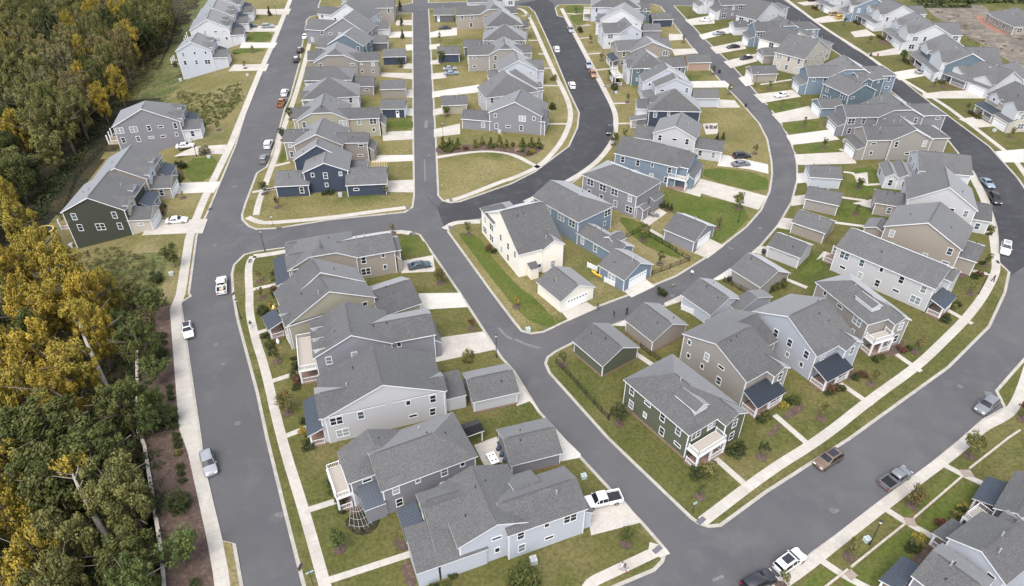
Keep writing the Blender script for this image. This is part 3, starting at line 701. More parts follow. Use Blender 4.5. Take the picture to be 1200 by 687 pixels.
            rv,rf,mi=shed_mesh(xx[0],xx[1],yy[0],yy[1],h,side,rise)
            mb=MB(); mb.v=rv;mb.f=rf;mb.m=mi; ro=mb.build('porch_roof',[roof or M_SHINGLE,M_TRIM],s.root); ro['tone']=s.tone
            if roof in (M_METALROOF,M_BLACKROOF): s.ribs(xx[0],xx[1],yy[0],yy[1],h,side,rise,roof,ro)
        s.vols.append(dict(x0=x0,x1=x1,y0=y0,y1=y1,h=h if not deck else h+.3,z0=0,win=False,w=(x0,x1,y0,y1),skip='',parent=None)) if False else None
        return s
    def dormer(s,x,y,h,z0,ax,face,wall=None,pitch=.6,win=True,ends='gg'):
        d=s.V('',h,ax,ends,pitch,x=x,y=y,z0=z0,wall=wall,wname='dormer',rname='dormer_roof',vent=False,ov=.15,og=.15,th=.12)
        d['face']=face; return d

# --- west side of the main street (backs drop down to the woods)
GW='houses on the wooded side of the main street'
def west(label,wall,short,edge=None,origin=None,D=13,W=None,gwall=None,pitch=.5,metal=True,gar=True,hipN=False,z0=-4.6):
    h=House(label,edge,5.7,wall,group=GW,short=short,origin=origin,z0=z0,near=True)
    if edge: W=h.ext(edge,5.7,None,None)[1]
    h.V('',5.7,'y','gh' if hipN else 'gg',pitch,x=(0,W),y=(0,D),skip='')
    g=h.V('',3.0,'x','gg',.55,x=(W-.6,W+4.6),y=(.2,6.6),wall=gwall)
    if gar: h.gar(g,'E')
    h.dormer((W*.5,W+.35),(1.2,5.4),6.2,3.2,'x','E',wall=gwall or 'light')
    h.dormer((W*.62,W-.6),(7.4,10.2),6.6,4.6,'x','E',wall='light')
    h.porch((W,W+2.4),(6.8,D-.6),'E',2.8,M_METALROOF if metal else None,1.1,3)
    h.porch((-3.2,0),(3.0,D-4),'W',2.4,shed=False,rail=True,posts=3,floor=-.3)
    return h
w1=west('dark olive house with a white garage nearest the yellow trees','olive','the dark olive house','e280,310 e585,298',gwall='beige')
W1w=w1.vols[0]['x1']
w2=west('grey roofed house wedged between the dark olive house and the stepped grey house','tan','the house north of the olive house',origin=(w1.ang+.03,w1.glo(1.0,14.2)) [::-1],W=W1w-1,D=13)
w3=west('grey sided house with a stepped gable beside the overgrown slope','slate','the grey house by the overgrown slope','B60,340 B525,300',hipN=True,D=12,gwall='light')
w4=west('white house with a tall blank end wall above the retaining bed','pale','the tall white end house','O85,232 O330,222',D=11)
w5=west('second white house behind the tall white end wall, two cars on its drive','light','the second white house','A183,308 A590,282',D=14)
w6=west('far white house with a dark dormer at the upper left of the main street','pale','the far white house',origin=(w5.glo(0.5,15),w5.ang-.03),W=w5.vols[0]['x1'],D=14,gwall='light')
w7=west('last house of the left row, cut by the top of the view','light','the last left house',origin=(w6.glo(0.5,15.5),w6.ang-.03),W=w5.vols[0]['x1'],D=14)

# --- upper block between the main street and the alley
GA='houses between the main street and the straight alley'
a1=House('navy blue corner house with a front gable end facing the cross street','v320,525 v650,510',5.6,'navy',group=GA,short='the navy corner house',near=True)
m=a1.V('v320,525 v650,510',5.6,'y',y=(0,10),apex='v475,455')
a1.V('v165,510 v170,615 v350,610',3.1,'x','gh',.5,x=(None,1.5))
e_=a1.V('v650,605 v915,600',3.1,'x','gg',.5,x=(m['x1']-1,None),y=(None,6.5)); a1.gar(e_,'E')
a1.V('v250,460 v430,370',5.8,'y','gg',.6,x=(None,m['x1']-1.5),y=(6.5,11))
a1.V('',3.0,'x','gg',.45,x=(m['x1']-1,m['x1']+4),y=(7,11))
a2=House('dark brown grey house with a pale pergola behind the navy corner house','v255,335 v610,330',5.6,'brown',group=GA,short='the brown grey house with the pergola',near=True)
a2.V('v255,335 v610,330',5.6,'y','gg',.5,y=(0,10.5),apex='v415,255')
a2.V('v605,328 v780,325',5.5,'x','gg',.45,x=(3,None),y=(1.5,8)); a2.V('v205,275 v345,275',5.2,'x','gg',.6,x=(None,4),y=(3,10))
a2.V('v785,390 v825,390',3,'sE',rise=1.0,y=(2,7.5))
a3=House('khaki sided house with a long two storey rear wing on the alley','v280,165 v650,150',5.6,'khaki',group=GA,short='the khaki house',near=True)
a3.V('v280,165 v650,150',5.6,'y','jg',.5,y=(0,11)); a3.V('v650,152 v865,152',5.5,'x','gg',.5,x=(4,None),y=(.4,7.5))
a3.V('v870,225 v905,225',3,'sE',rise=1.2,y=(.8,7)); a3.V('v275,90 v290,165',5.4,'x','gg',.6,x=(None,4),y=(2,9))
a4=House('grey house with a white gable window behind the khaki house','_353,117 _421,113',5.6,'cloud',group=GA,short='the grey house behind the khaki one',near=True)
a4.V('_353,117 _421,113',5.6,'y','hh',.55,y=(0,10)); a4.V('q320,670 q400,670',5.3,'x','gg',.55,x=(None,5),y=(0,6))
a5=House('grey house with a wide hipped roof and a brown rear wing','q335,565 q670,560',5.5,'brown',group=GA,short='the wide hipped house',near=True)
a5.V('q335,565 q670,560',5.5,'x','gh',.55,y=(0,9.5)); a5.V('q720,630 q820,622',3,'x','gg',.45,x=(8,None),y=(1,9)); a5.dormer((0,3.2),(.0,2.4),4.6,2,'x','W',wall='light')
a6=House('taupe house with a clipped gable and a long rear wing','q400,440 q715,430',5.6,'brown',group=GA,short='the taupe clipped gable house')
a6.V('q400,440 q715,430',5.6,'y','jg',.5,y=(0,10)); a6.V('q710,432 q860,430',5.5,'x','gg',.5,x=(5,None),y=(.3,7.5)); a6.V('q390,345 q400,420',5.4,'x','gg',.6,x=(None,5),y=(3,10))
a7=House('grey roofed house with a teal gable end','q500,310 q755,325',5.6,'teal',group=GA,short='the teal gable house')
a7.V('q500,310 q755,325',5.6,'y','gg',.55,y=(0,10)); a7.V('q415,335 q500,330',4.2,'x','gg',.5,x=(None,4),y=(0,9))
a8=House('grey roofed house with a long white raked gable','q470,215 q775,235',5.6,'slate',group=GA,short='the white raked gable house')
a8.V('q470,215 q775,235',5.6,'y','gg',.6,y=(0,11)); a8.V('q460,125 q465,200',5.3,'x','gg',.6,x=(None,5),y=(1,10))
a9=House('grey house with bright white roof edges by the cross street','q510,115 q785,140',5.6,'light',group=GA,short='the white edged house')
a9.V('q510,115 q785,140',5.6,'y','gg',.6,y=(0,11)); a9.V('q510,50 q515,110',5.3,'x','gg',.6,x=(None,5),y=(3,10))
a10=House('tall pale grey house closing the block at the top of the alley','q630,60 q965,55',5.7,'greige',group=GA,short='the tall grey block end house')
a10.V('q790,60 q965,55',5.7,'x','gg',.5,x=(0,None),y=(0,10)); a10.V('q630,60 q720,60',5.7,'y','gg',.6,y=(0,11),x=(0,9))
a11=House('house north of the cross street at the top of the block','b400,15 b500,12',5.6,'cloud',group=GA,short='the house north of the cross street')
a11.V('',5.6,'y','gg',.5,x=(0,11),y=(-2,12)); a11.V('',5.5,'x','gg',.5,x=(9,20),y=(0,8))

GG='detached garages along the alleys'
def garage(label,edge,wall,h=2.9,ax='x',y=(0,6.8),x=None,gside='E',pts=None,pitch=.5,near=False,fnd=False,wall2=None,apex=None,ends='gg',short=None):
    g=House(label,edge,h,wall,cat='garage',name='garage',group=GG,near=near,short=short)
    v=g.V(pts or edge,h,ax,ends,pitch,y=y,x=x,win=False,fnd=fnd,apex=apex)
    if gside: g.gar(v,gside)
    return g
garage('small dark navy garage behind the khaki house, a white door in its wall','v870,77 v1045,76','navy',y=(0,6.8),near=True).door(HOUSES[-1].vols[0],'S',4.6,(.7,.7,.7))
garage('brown grey garage just north of the navy garage','q868,628 q1048,622','brown',y=(0,6.8))
garage('bright blue garage on a lawn midway along the alley','q885,400 q1048,396','navy')
garage('dark brown garage next to the teal gable house','q772,302 q920,300','darkgrey')
garage('pale garage attached end of the row by the cross street','q785,206 q930,205','light')

# --- block between the straight alley and the dark curved street
GC='houses between the straight alley and the dark curved street'
c1=House('grey house with its long wall facing the triangle lawn','b1085,527 c142,547',5.6,'slate',group=GC,short='the grey house by the triangle lawn',near=True)
m=c1.V('b1085,527 c142,547',5.6,'y','gg',.5,y=(0,10),apex='b1190,478'); g_=c1.V('b940,585 b1090,580',3.1,'x','gg',.5,x=(None,1),y=(0,6.5)); c1.gar(g_,'W')
c1.V('c165,552 c140,545',4.2,'x','gg',.5,x=(m['x1']-1,None),y=(0,8))
c1b=House('grey hipped house with a dark skylight gable directly behind the long grey wall','r470,687 r850,640',5.6,'cloud',group=GC,short='the hipped house behind the long grey wall',near=True)
c1b.V('r470,687 r850,640',5.6,'y','hg',.55,y=(0,9)); c1b.V('r870,640 r890,640',5,'x','gg',.5,x=(5,None),y=(2,8))
c2=House('hipped grey house with a small white garage wing','r520,637 r875,612',5.6,'cloud',group=GC,short='the hipped house with the white wing',near=True)
c2.V('r520,637 r875,612',5.6,'y','hh',.6,y=(0,9)); g_=c2.V('r415,582 r520,580',3,'x','gg',.45,x=(None,2),y=(1,8),wall='pale'); c2.gar(g_,'W'); c2.dormer((8.2,11),(4.5,7),6.3,4,'x','E',wall='white')
c3=House('house with a pale blue white gable end facing the camera','r562,502 r840,492',5.6,'pale',group=GC,short='the pale gable house',near=True)
c3.V('r562,502 r840,492',5.6,'y','gg',.5,y=(0,9.5),apex='r700,425'); c3.V('r720,365 r862,435',5.2,'x','gg',.55,x=(4,None),y=(1,9)); g_=c3.V('r480,500 r555,500',3,'x','gg',.45,x=(None,2),y=(1.5,8)); c3.gar(g_,'W')
c4=House('pale beige house with a row of small upper windows above two parked cars','r345,389 r650,380',5.6,'greige',group=GC,short='the pale beige house',near=True)
c4.V('r345,389 r500,388',5.6,'x','gg',.5,x=(None,9),y=(0,8.5)); c4.V('r490,389 r735,370',5.6,'y','jg',.5,y=(-.3,10)); c4.V('r640,300 r795,355',5.2,'x','gg',.5,x=(9,None),y=(2,9))
c5=House('grey hipped house with a dark dormer facing the curved street','r450,285 r760,285',5.6,'brown',group=GC,short='the hipped house with a dark dormer',near=True)
c5.V('r450,285 r760,285',5.6,'y','hh',.55,y=(0,10)); g_=c5.V('r325,268 r445,266',3,'x','gg',.45,x=(None,2),y=(1,8),wall='darkgrey'); c5.gar(g_,'W'); c5.dormer((8,11),(5,8),6.5,4,'x','E',wall='slate')
c6=House('grey hipped house two lots south of the far cross street','r475,190 r740,178',5.6,'tan',group=GC,short='the hipped house near the far cross street')
c6.V('r475,190 r740,178',5.6,'y','hg',.55,y=(0,10)); c6.V('r690,140 r745,140',4,'x','gg',.5,x=(5,None),y=(2,9))
c7=House('tan house with a blank tall wall beside a dark car on its drive','r265,108 r430,102',5.6,'tan',group=GC,short='the tall tan house')
c7.V('r265,108 r430,102',5.6,'x','gg',.5,x=(None,12),y=(0,9)); c7.V('r430,102 r640,75',5.6,'y','jg',.5,y=(-.3,11)); c7.V('r640,60 r690,75',5,'x','gg',.5,x=(12,None),y=(2,9))
c8=House('dark roofed house at the top of the curved street, its rear wing beside the alley','r345,20 r590,12',5.6,'light',group=GC,short='the top house by the curved street')
c8.V('r345,20 r590,12',5.6,'x','gg',.5,y=(0,9)); c8.V('r480,10 r690,10',5.6,'y','gg',.5,y=(2,12),x=(9,20))
garage('tan block garage with a tree at its wall beside the alley','b865,495 b990,490','khaki',y=(0,6.8),gside='W',near=True)
garage('black navy garage with a leafy tree on its corner','r130,382 r293,380','navy',gside='W',near=True)
garage('charcoal garage near the top of the alley with a white side door','r108,106 r252,104','darkgrey',gside='W').door(HOUSES[-1].vols[0],'S',1.6,(.7,.7,.7))

# --- front block
GB='houses of the front block'
b1=House('tan house with a grey metal porch roof on the corner of the cross street','C140,495 C1080,330',5.7,'tan',group=GB,short='the tan corner house',near=True)
m=b1.V('C140,495 C745,382',5.7,'y','jh',.5,y=(0,10.5),x=(0,None)); Wm=m['x1']
e_=b1.V('C745,382 C1080,332',5.6,'x','gg',.5,x=(Wm*.55,None),y=(.3,8)); b1.V('',5.0,'x','gg',.45,x=(e_['x1']-1.5,e_['x1']+1.2),y=(1.2,7))
b1.V('',5.6,'x','gg',.62,x=(-.4,Wm*.5),y=(0,5.6),wall='tan'); b1.V('',5.6,'x','gg',.62,x=(-.2,Wm*.45),y=(5.8,10),wall='khaki')
b1.V('C1085,420 C1135,430',3.0,'sE',rise=1.1,y=(.6,7.4),win=False)
b1.porch((-2.8,0),(-.2,9),'W',2.8,M_METALROOF,1.0,4)
b2=House('green khaki house with a small metal porch roof and an attached rear garage','D120,465 D905,212',5.7,'khaki',group=GB,short='the green khaki house',near=True)
m=b2.V('D120,465 D905,212',5.7,'y','gg',.5,y=(0,6.2),apex='D622,162',x=(0,None)); Wm=m['x1']
b2.V('',5.7,'y','gg',.62,x=(.6,Wm+.1),y=(5.6,11)); b2.V('',5.6,'x','gg',.45,x=(-.3,Wm*.4),y=(.0,4.2))
g_=b2.V('j690,75 j778,45',3.0,'x','gg',.5,x=(Wm-.5,None),y=(None,7.5)); b2.gar(g_,'E'); b2.porch((-2.5,0),(4.5,8.5),'W',2.8,M_METALROOF,1.0,3)
b3=House('lavender grey house with three dark dormers and a white double porch','E100,243 E700,130',5.7,'lavender',group=GB,short='the house with three dormers',near=True)
m=b3.V('E100,243 E665,127',5.7,'y','gg',.5,y=(0,9.5),apex='E370,78',x=(0,None)); Wm=m['x1']
e_=b3.V('E700,132 E965,77',5.7,'x','gg',.45,x=(Wm*.6,None),y=(.3,8)); b3.V('E960,160 E1012,158',3.2,'sE',rise=1.0,y=(.8,7)); 
for k in range(3): b3.dormer((.2,4.0),(.8+2.9*k,2.9+2.9*k),6.9,5.4,'x','W',wall='light',pitch=.8)
b3.porch((-2.7,.3),(.5,9.2),'W',2.9,deck=True,posts=4)
b4=House('off white house with a broad gable end and a blue metal porch roof','E165,668 E1035,470',5.7,'cloud',group=GB,short='the broad white gable house',near=True)
m=b4.V('E165,668 E1035,470',5.7,'y','gg',.5,y=(0,9.5),apex='E620,425',x=(0,None)); Wm=m['x1']
b4.V('',5.7,'x','gg',.55,x=(-.5,Wm*.5),y=(.2,7.2)); b4.V('',5.7,'x','gg',.5,x=(Wm*.55,Wm+.2),y=(.2,4.6))
b4.porch((-2.4,-.2),(.2,7.5),'W',2.9,M_METALROOF,1.0,3)
b4.V('E1045,565 E1195,540',2.9,'sS',rise=1.6,x=(Wm-.3,None),y=(1.0,5.5),win=False)
garage('white garage with a brick base linked to the broad white gable house','F362,255 F632,195','cloud',y=(0,7.2),near=True,fnd=True)
b5=House('grey hipped house with a spider web hung from its white porch','n440,300 n1040,78',5.6,'slate',group=GB,short='the spider web house',near=True)
m=b5.V('n565,195 n1040,78',5.6,'x','gh',.5,y=(0,9.5)); x0=m['x0']
b5.V('',5.6,'y','hg',.5,x=(x0-3.6,x0+6),y=(3.2,9.5))
b5.V('',3.1,'sS',rise=1.0,roof=M_METALROOF,x=(x0-2.6,x0+.4),y=(-.1,3.4))
b5.porch((x0-5.6,x0-3.5),(3.4,9.2),'W',2.9,deck=True,posts=3)
garage('grey garage with a brick base beside the patio with blue chairs','F580,620 F882,545','slate',y=(0,7.4),near=True,fnd=True)
b6=House('large white house with crossing gables at the end of the front block','K105,648 o370,345',5.7,'pale',group=GB,short='the large white end house',near=True)
LX=lambda px,h: b6.loc(un(P(px)[0],h+.1))
sx,sy=LX('K380,475',5.7); ex,ey=LX('o370,345',5.7); mx,my=LX('o115,408',5.7); wx,wy=LX('K105,648',3.4); nx,ny=LX('n745,255',5.7)
b6.V('',5.7,'y','gg',.5,x=(sx,mx+.3),y=(sy,sy+10),apex='K650,315')
b6.V('',5.7,'x','gg',.5,x=(mx-4,ex),y=(my,my+7.6)); b6.V('',5.6,'x','gg',.45,x=(mx-1,ex-4.5),y=(my+2.4,my+8.8),vent=False)
b6.V('',5.7,'x','gg',.45,x=(nx,sx+6),y=(ny-4.8,ny))
b6.V('',3.4,'sS',rise=2.6,x=(wx,nx+.2),y=(wy,wy+5.2),win=False); b6.V('',3.4,'sS',rise=3.6,x=(nx+.2,sx+4.0),y=(wy,ny-3.6),win=False)
g_=b6.V('',3.2,'sE',rise=1.0,x=(ex-.1,ex+1.3),y=(my+.7,my+7))
b6.gar(b6.vols[1],'E')
b6.porch((nx-2.5,nx),(wy+5.4,ny+.2),'W',2.8,M_METALROOF,1.0,3)

# --- middle block between the dark curved street and the curved alley
GM='houses of the middle block'
m1=House('cream white corner house with a small shingled back door canopy','J330,510 J635,432',5.8,'white',group=GM,short='the cream corner house',near=True)
m1.V('J330,510 J635,432 J75,225',5.8,'x','gg',.55,x=(0,None),y=(0,None)); D=m1.vols[0]['y1']; Wm=m1.vols[0]['x1']
m1.V('',6.3,'y','gh',.6,x=(-.2,7),y=(D-6.5,D+1.2)); m1.V('',5.9,'y','gg',.62,x=(Wm*.5,Wm+.1),y=(-.5,D*.5))
m1.V('',2.6,'sS',rise=.5,x=(2.0,4.0),y=(-1.6,.3),win=False); m1.door(m1.vols[0],'S',4.6,(.6,.6,.6))
gm1=garage('cream garage with a white door behind the cream corner house','_628,330 _657,354','white',pts='_628,330 _657,354 _698,336',ax='x',y=None,gside='E',near=True)
m2=House('blue house with a low rear wing and a gabled bay behind the cream house','g310,355 g480,275',5.8,'blue',group=GM,short='the blue house with a rear wing',near=True)
m2.V('g310,355 g480,275 g110,225',5.8,'y','hg',.4,x=(0,None),y=(0,None)); Wm=m2.vols[0]['x1']
m2.V('g385,515 g575,465 g305,410',3.1,'y','gg',.5,x=(0,None),y=(None,.6)); l_=m2.vols[1]
m2.V('g465,375 g545,385',3.9,'x','gg',.5,x=(l_['x1']*.35,l_['x1']+.3),y=(l_['y0']+2.5,l_['y0']+6))
mg=m2.V('g392,522 g505,615 g665,550',3.0,'y','gg',.5,y=(None,l_['y0']+.2)); m2.gar(mg,'S')
m3=House('grey hipped house with a furnished patio and a small back porch','g585,235 g705,160',5.8,'grey',group=GM,short='the grey house with the patio',near=True)
m3.V('g585,235 g705,160 g325,130',5.8,'y','hh',.5,x=(0,None),y=(0,None)); Wm=m3.vols[0]['x1']
m3.V('',2.9,'x','gg',.5,x=(.3,3.0),y=(-2.0,.4),win=False); m3.V('',2.9,'sS',rise=.6,x=(Wm*.55,Wm-.6),y=(-1.4,.3),win=False); m3.door(m3.vols[0],'S',4.4,(.6,.6,.6))
gm3=garage('grey garage with its own short drive on the green lawn','g708,385 g855,447','grey',pts='g708,385 g855,447 g950,368',y=None,gside='E',near=True)
m4=House('blue grey house with a white upper balcony at its rear corner','w355,535 w805,637',5.8,'blue',group=GM,short='the blue house with the balcony',near=True)
m4.V('w355,535 w805,637 w865,512',5.8,'x','gh',.5,x=(0,None),y=(0,None)); Wm=m4.vols[0]['x1']; Dm=m4.vols[0]['y1']
m4.V('w900,617 w960,530',5.4,'x','gg',.5,x=(Wm-1.5,None),y=(1.5,Dm-.3)); q_=m4.vols[1]; g_=m4.V('',3.0,'sE',rise=1.0,x=(q_['x1']-.4,q_['x1']+1.6),y=(q_['y0'],q_['y1'])); m4.gar(m4.vols[-1],'E')
m4.porch((Wm-2.2,Wm+2.6),(-.4,1.9),'S',2.8,deck=True,posts=2)
m5=House('grey gabled house with an attached grey garage and a square patio','w625,392 w935,437',5.7,'cloud',group=GM,short='the grey gabled house with the square patio',near=True)
m=m5.V('w625,392 w935,437',5.7,'y','gg',.5,y=(0,10),x=(0,None),apex='w785,347'); Wm=m['x1']
m5.V('w485,430 w625,395',3.4,'x','gg',.45,x=(None,1),y=(.5,9)); g_=m5.V('w930,532 w1110,547',3.0,'x','gg',.5,x=(Wm-.5,None),y=(.3,7)); m5.gar(g_,'E')
m6=House('navy walled house under a tall pyramid roof with one dormer','w595,238 w970,245',5.7,'navy',group=GM,short='the pyramid roof house',near=True)
m=m6.V('w595,238 w970,245',5.7,'y','hh',.65,y=(0,9.5),x=(0,None)); m6.dormer((.6,3.2),(3.5,7.5),6.7,5,'x','W',wall='slate')
m6.V('w500,150 w590,160',5.2,'x','gg',.5,x=(None,2.5),y=(2.5,9),wall='light'); m6.porch((-4.5,-.2),(0,2.5),'W',2.8,None,.7,2)
garage('pale garage beside the alley next to the pyramid roof house','w915,152 w1098,152','pale',y=(0,6.8),near=True)
m7=House('pale blue white house with a double gable near the curved street','s645,612 s915,607',5.7,'pale',group=GM,short='the pale double gable house',near=True)
m=m7.V('s645,612 s915,607',5.7,'y','gg',.5,y=(0,5),x=(0,None),apex='s785,550'); m7.V('s552,568 s880,560',5.7,'y','gg',.55,y=(4.5,11)); m7.porch((-3,0),(-.5,5),'W',2.8,None,.6,3)
m8=House('teal house with a white two storey front balcony on the curved street','s480,482 s735,470',5.7,'teal',group=GM,short='the teal balcony house',near=True)
m=m8.V('s480,482 s735,470',5.7,'y','hg',.6,y=(0,9.5),x=(0,None)); m8.V('s735,472 s868,470',5.5,'x','gg',.5,x=(4,None),y=(0,8)); m8.V('s415,435 s470,435',5.3,'x','gg',.5,x=(None,2),y=(1.5,8),wall='light'); m8.porch((-5.2,-2.6),(0,6.5),'W',2.9,deck=True,posts=3)
garage('brown brick coloured garage beside the alley with a bin at its corner','s872,440 s1040,437','brickish',y=(0,6.8),near=True)
m9=House('tan gabled house crossing a long dark roof on the curved street','s470,365 s765,347',5.7,'tan',group=GM,short='the tan crossing gable house')
m9.V('s470,365 s765,347',5.7,'y','gg',.5,y=(0,7),x=(0,None),apex='s620,295'); m9.V('s390,330 s755,330',5.7,'x','gg',.5,x=(-4,None),y=(1.5,10.5)); m9.porch((-6,-3.8),(0,7),'W',2.8,M_METALROOF,.8,3)
m10=House('white fronted house with stepped gables midway up the curved street','s400,230 s560,222',5.7,'pale',group=GM,short='the stepped white house')
m10.V('s400,230 s560,222',5.7,'y','gg',.6,y=(0,10)); m10.V('s270,220 s400,215',5.6,'x','gg',.55,x=(None,3),y=(0,9),wall='light')
garage('grey garage behind the stepped white house','s560,217 s690,215','slate')
m11=House('white house with a broad pale gable near the top of the curved street','s255,140 s555,160',5.7,'light',group=GM,short='the broad pale gable house')
m11.V('s255,140 s555,160',5.7,'y','gg',.55,y=(0,10)); m11.V('s215,180 s260,185',4.6,'x','gg',.5,x=(None,3),y=(0,9))
m12=House('white and slate house at the top of the curved street','s190,50 s545,60',5.7,'pale',group=GM,short='the top house of the middle block')
m12.V('s190,50 s545,60',5.7,'y','hg',.5,y=(0,12)); m12.V('s525,60 s605,55',4.5,'x','gg',.5,x=(8,None),y=(1,9),wall='teal'); m12.porch((-2.6,0),(1,6),'W',2.9,deck=True,posts=3)
garage('black slate garage standing by the top corner of the alley','s625,140 s775,136','navy',near=True)

# --- right block, alley side: houses with front garages
GD='houses with front garages on the curved alley'
def drow(label,edge,wall,vols,short,near=True,gw=True,gx=1.6,D=11,x1=None,pitch=.5):
    h=House(label,edge,5.7,wall,group=GD,short=short,near=near)
    return h
d1=House('dark grey house with a white garage front at the top of the curved alley','t270,40 t365,35',5.7,'darkgrey',group=GD,short='the dark grey top house')
d1.V('t270,40 t365,35',5.7,'x','gg',.5,x=(0,14),y=(0,8),wall='slate'); d1.V('',3.1,'sW',rise=1.0,x=(-1.6,.3),y=(.1,7.6),wall='light'); d1.gar(d1.vols[-1],'W'); d1.porch((11,14),(-2.4,.2),'S',2.9,deck=True,posts=2)
d0=House('white house with a white garage beside the top of the curved alley','t150,0 t260,-5',5.7,'light',group=GD,short='the white top house')
d0.V('t150,0 t260,-5',5.7,'x','gg',.5,x=(0,14),y=(0,8)); d0.V('',3.1,'sW',rise=1,x=(-1.6,.3),y=(.1,7.6)); d0.gar(d0.vols[-1],'W')
d3=House('white house with a low white garage wing in front','t515,142 t700,75',5.7,'light',group=GD,short='the white house with a low garage wing',near=True)
d3.V('t515,142 t700,75',5.7,'y','gg',.5,y=(0,9),x=(0,None)); 
g3=garage('low white garage in front of the white house on the curved alley','t365,197 t490,193','light',gside='W',near=True)
d4=House('blue house with a white gabled garage front','t512,222 t640,217',5.7,'blue',group=GD,short='the blue house with the white garage',near=True)
d4.V('t512,222 t640,217',5.7,'x','gg',.55,x=(0,16),y=(0,8)); d4.V('t640,218 t830,200',5.7,'y','jg',.5,y=(-.4,9)); d4.V('',3.1,'sW',rise=1.0,x=(-1.7,.3),y=(.1,7.6)); d4.gar(d4.vols[-1],'W')
d5=House('white and tan house with bright white roof edges','t720,322 t885,265',5.7,'white',group=GD,short='the white and tan house',near=True)
d5.V('t720,322 t885,265',5.7,'y','gg',.5,y=(0,11),x=(0,None))
g5=garage('low cream garage beside the white and tan house','t565,392 t712,387','greige',gside='W',near=True)
d6=House('tan house with a blank side wall and arched back door','t855,418 t1025,333',5.7,'beige',group=GD,short='the tan arched door house',near=True)
d6.V('t855,418 t1025,333',5.7,'y','gg',.5,y=(0,11),x=(0,None))
g6=garage('tan detached garage with brick coloured side wall by the alley lamp','t490,522 t672,516','tan',gside='W',near=True)
d7=House('large blue house with a white garage and a small white chimney cap','t880,542 t1018,540',5.7,'blue',group=GD,short='the large blue house',near=True)
d7.V('t880,542 t1018,540',5.7,'x','gg',.55,x=(0,15),y=(0,8)); d7.V('t1018,542 t1250,450',5.7,'y','jg',.5,y=(-.4,9)); d7.V('',3.1,'sW',rise=1.0,x=(-1.7,.3),y=(.1,7.6)); d7.gar(d7.vols[-1],'W')
d8=House('teal house with two stepped gable ends','x685,132 x885,95',5.7,'teal',group=GD,short='the teal stepped gable house',near=True)
d8.V('x685,132 x885,95',5.7,'y','gg',.45,y=(0,11),x=(0,None)); d8.V('x790,60 x960,75',5.7,'y','gg',.5,y=(6,14))
g8=garage('low blue garage with a white front beside the teal stepped house','x490,222 x655,217','blue',gside='W',near=True)
d9=House('grey house with an open dark garage under a white gable','x670,287 x870,283',5.7,'slate',group=GD,short='the grey house with an open garage',near=True)
d9.V('x670,287 x870,283',5.7,'x','gg',.55,x=(0,14),y=(0,8)); d9.V('x870,272 x1195,260',5.7,'y','jg',.5,y=(-.4,10)); d9.V('',3.1,'sW',rise=1.0,x=(-1.7,.3),y=(.1,7.6)); d9.gar(d9.vols[-1],'W')
d10=House('pale greige house with a row of dark side windows','x815,447 x980,443',5.7,'greige',group=GD,short='the greige house with dark windows',near=True)
d10.V('x815,447 x980,443',5.7,'x','gg',.55,x=(0,16),y=(0,8)); d10.V('x980,443 x1290,445',5.7,'y','gg',.5,y=(-.4,10)); d10.V('',3.1,'sW',rise=1.0,x=(-1.9,.3),y=(.1,7.6)); d10.gar(d10.vols[-1],'W')

for h_,ln in ((d1,5),(d3,7),(d4,7),(d5,6),(d6,6),(d7,7),(d8,6),(d9,7),(d10,5)):
    xm=max(v['x1'] for v in h_.vols); v_=max(h_.vols,key=lambda v:v['x1']); hh_=v_['y1']-v_['y0']
    h_.V('',5.6,'x','gh',.5,x=(xm-4,xm+ln),y=(v_['y0']+1.0,v_['y0']+max(8.5,hh_-1.5)))
# --- right block, lower: houses facing the outer street
GR='houses facing the outer curved street'
r8=House('house with a wide dark roof above two white rear gables','h705,112 h960,137',5.7,'light',group=GR,short='the wide dark roof house',near=True)
r8.V('h705,112 h960,137',5.7,'x','gg',.5,y=(0,11),x=(0,None)); m=r8.V('h535,118 h605,120',3.1,'y','gg',.6,y=(0,8)); r8.V('h612,165 h692,167',3.1,'y','gg',.6,y=(0,9))
r7=House('light grey house with a broad gable and one white window','h650,248 h985,302',5.7,'cloud',group=GR,short='the light grey broad gable house',near=True)
m=r7.V('h650,248 h985,302',5.7,'y','gg',.5,y=(0,11),x=(0,None),apex='h850,190'); Wm=m['x1']
r7.V('h500,277 h585,290',3.2,'x','gg',.5,x=(None,1),y=(1,8),wall='tan'); r7.V('',3.4,'x','gg',.45,x=(Wm-1,Wm+3.5),y=(.5,9.5))
r6=House('brown house with a double window high in its gable','h540,372 h912,486',5.7,'tan',group=GR,short='the brown double window house',near=True)
m=r6.V('h540,372 h912,486',5.7,'y','gg',.5,y=(0,11),x=(0,None),apex='h735,356'); Wm=m['x1']; r6.V('',3.6,'x','gg',.45,x=(Wm-3,Wm+3.2),y=(1,9)); r6.V('h400,410 h470,380',3,'y','gg',.4,x=(-4,1),y=(2,7),win=False)
r5=House('long off white house with a plain side wall and five windows','M75,277 M545,476',5.7,'cloud',group=GR,short='the long off white house',near=True)
m=r5.V('M75,277 M545,476',5.7,'x','gg',.5,y=(0,10),x=(0,None)); Wm=m['x1']; r5.V('',5.6,'x','gg',.6,x=(Wm-5,Wm+1.2),y=(4.8,9.6)); r5.porch((Wm,Wm+2.6),(-.2,5),'E',2.8,M_METALROOF,.9,3)
r5.porch((-2.4,0),(2,6),'W',2.4,shed=False,posts=2)
r4=House('greige house with a white dormer and an upper front balcony','M-20,440 l470,147',5.7,'greige',group=GR,short='the greige balcony house',near=True)
m=r4.V('h160,640 l470,147 M90,357',5.7,'x','hh',.5,x=(0,None),y=(0,None)); Wm=m['x1']; Dm=m['y1']
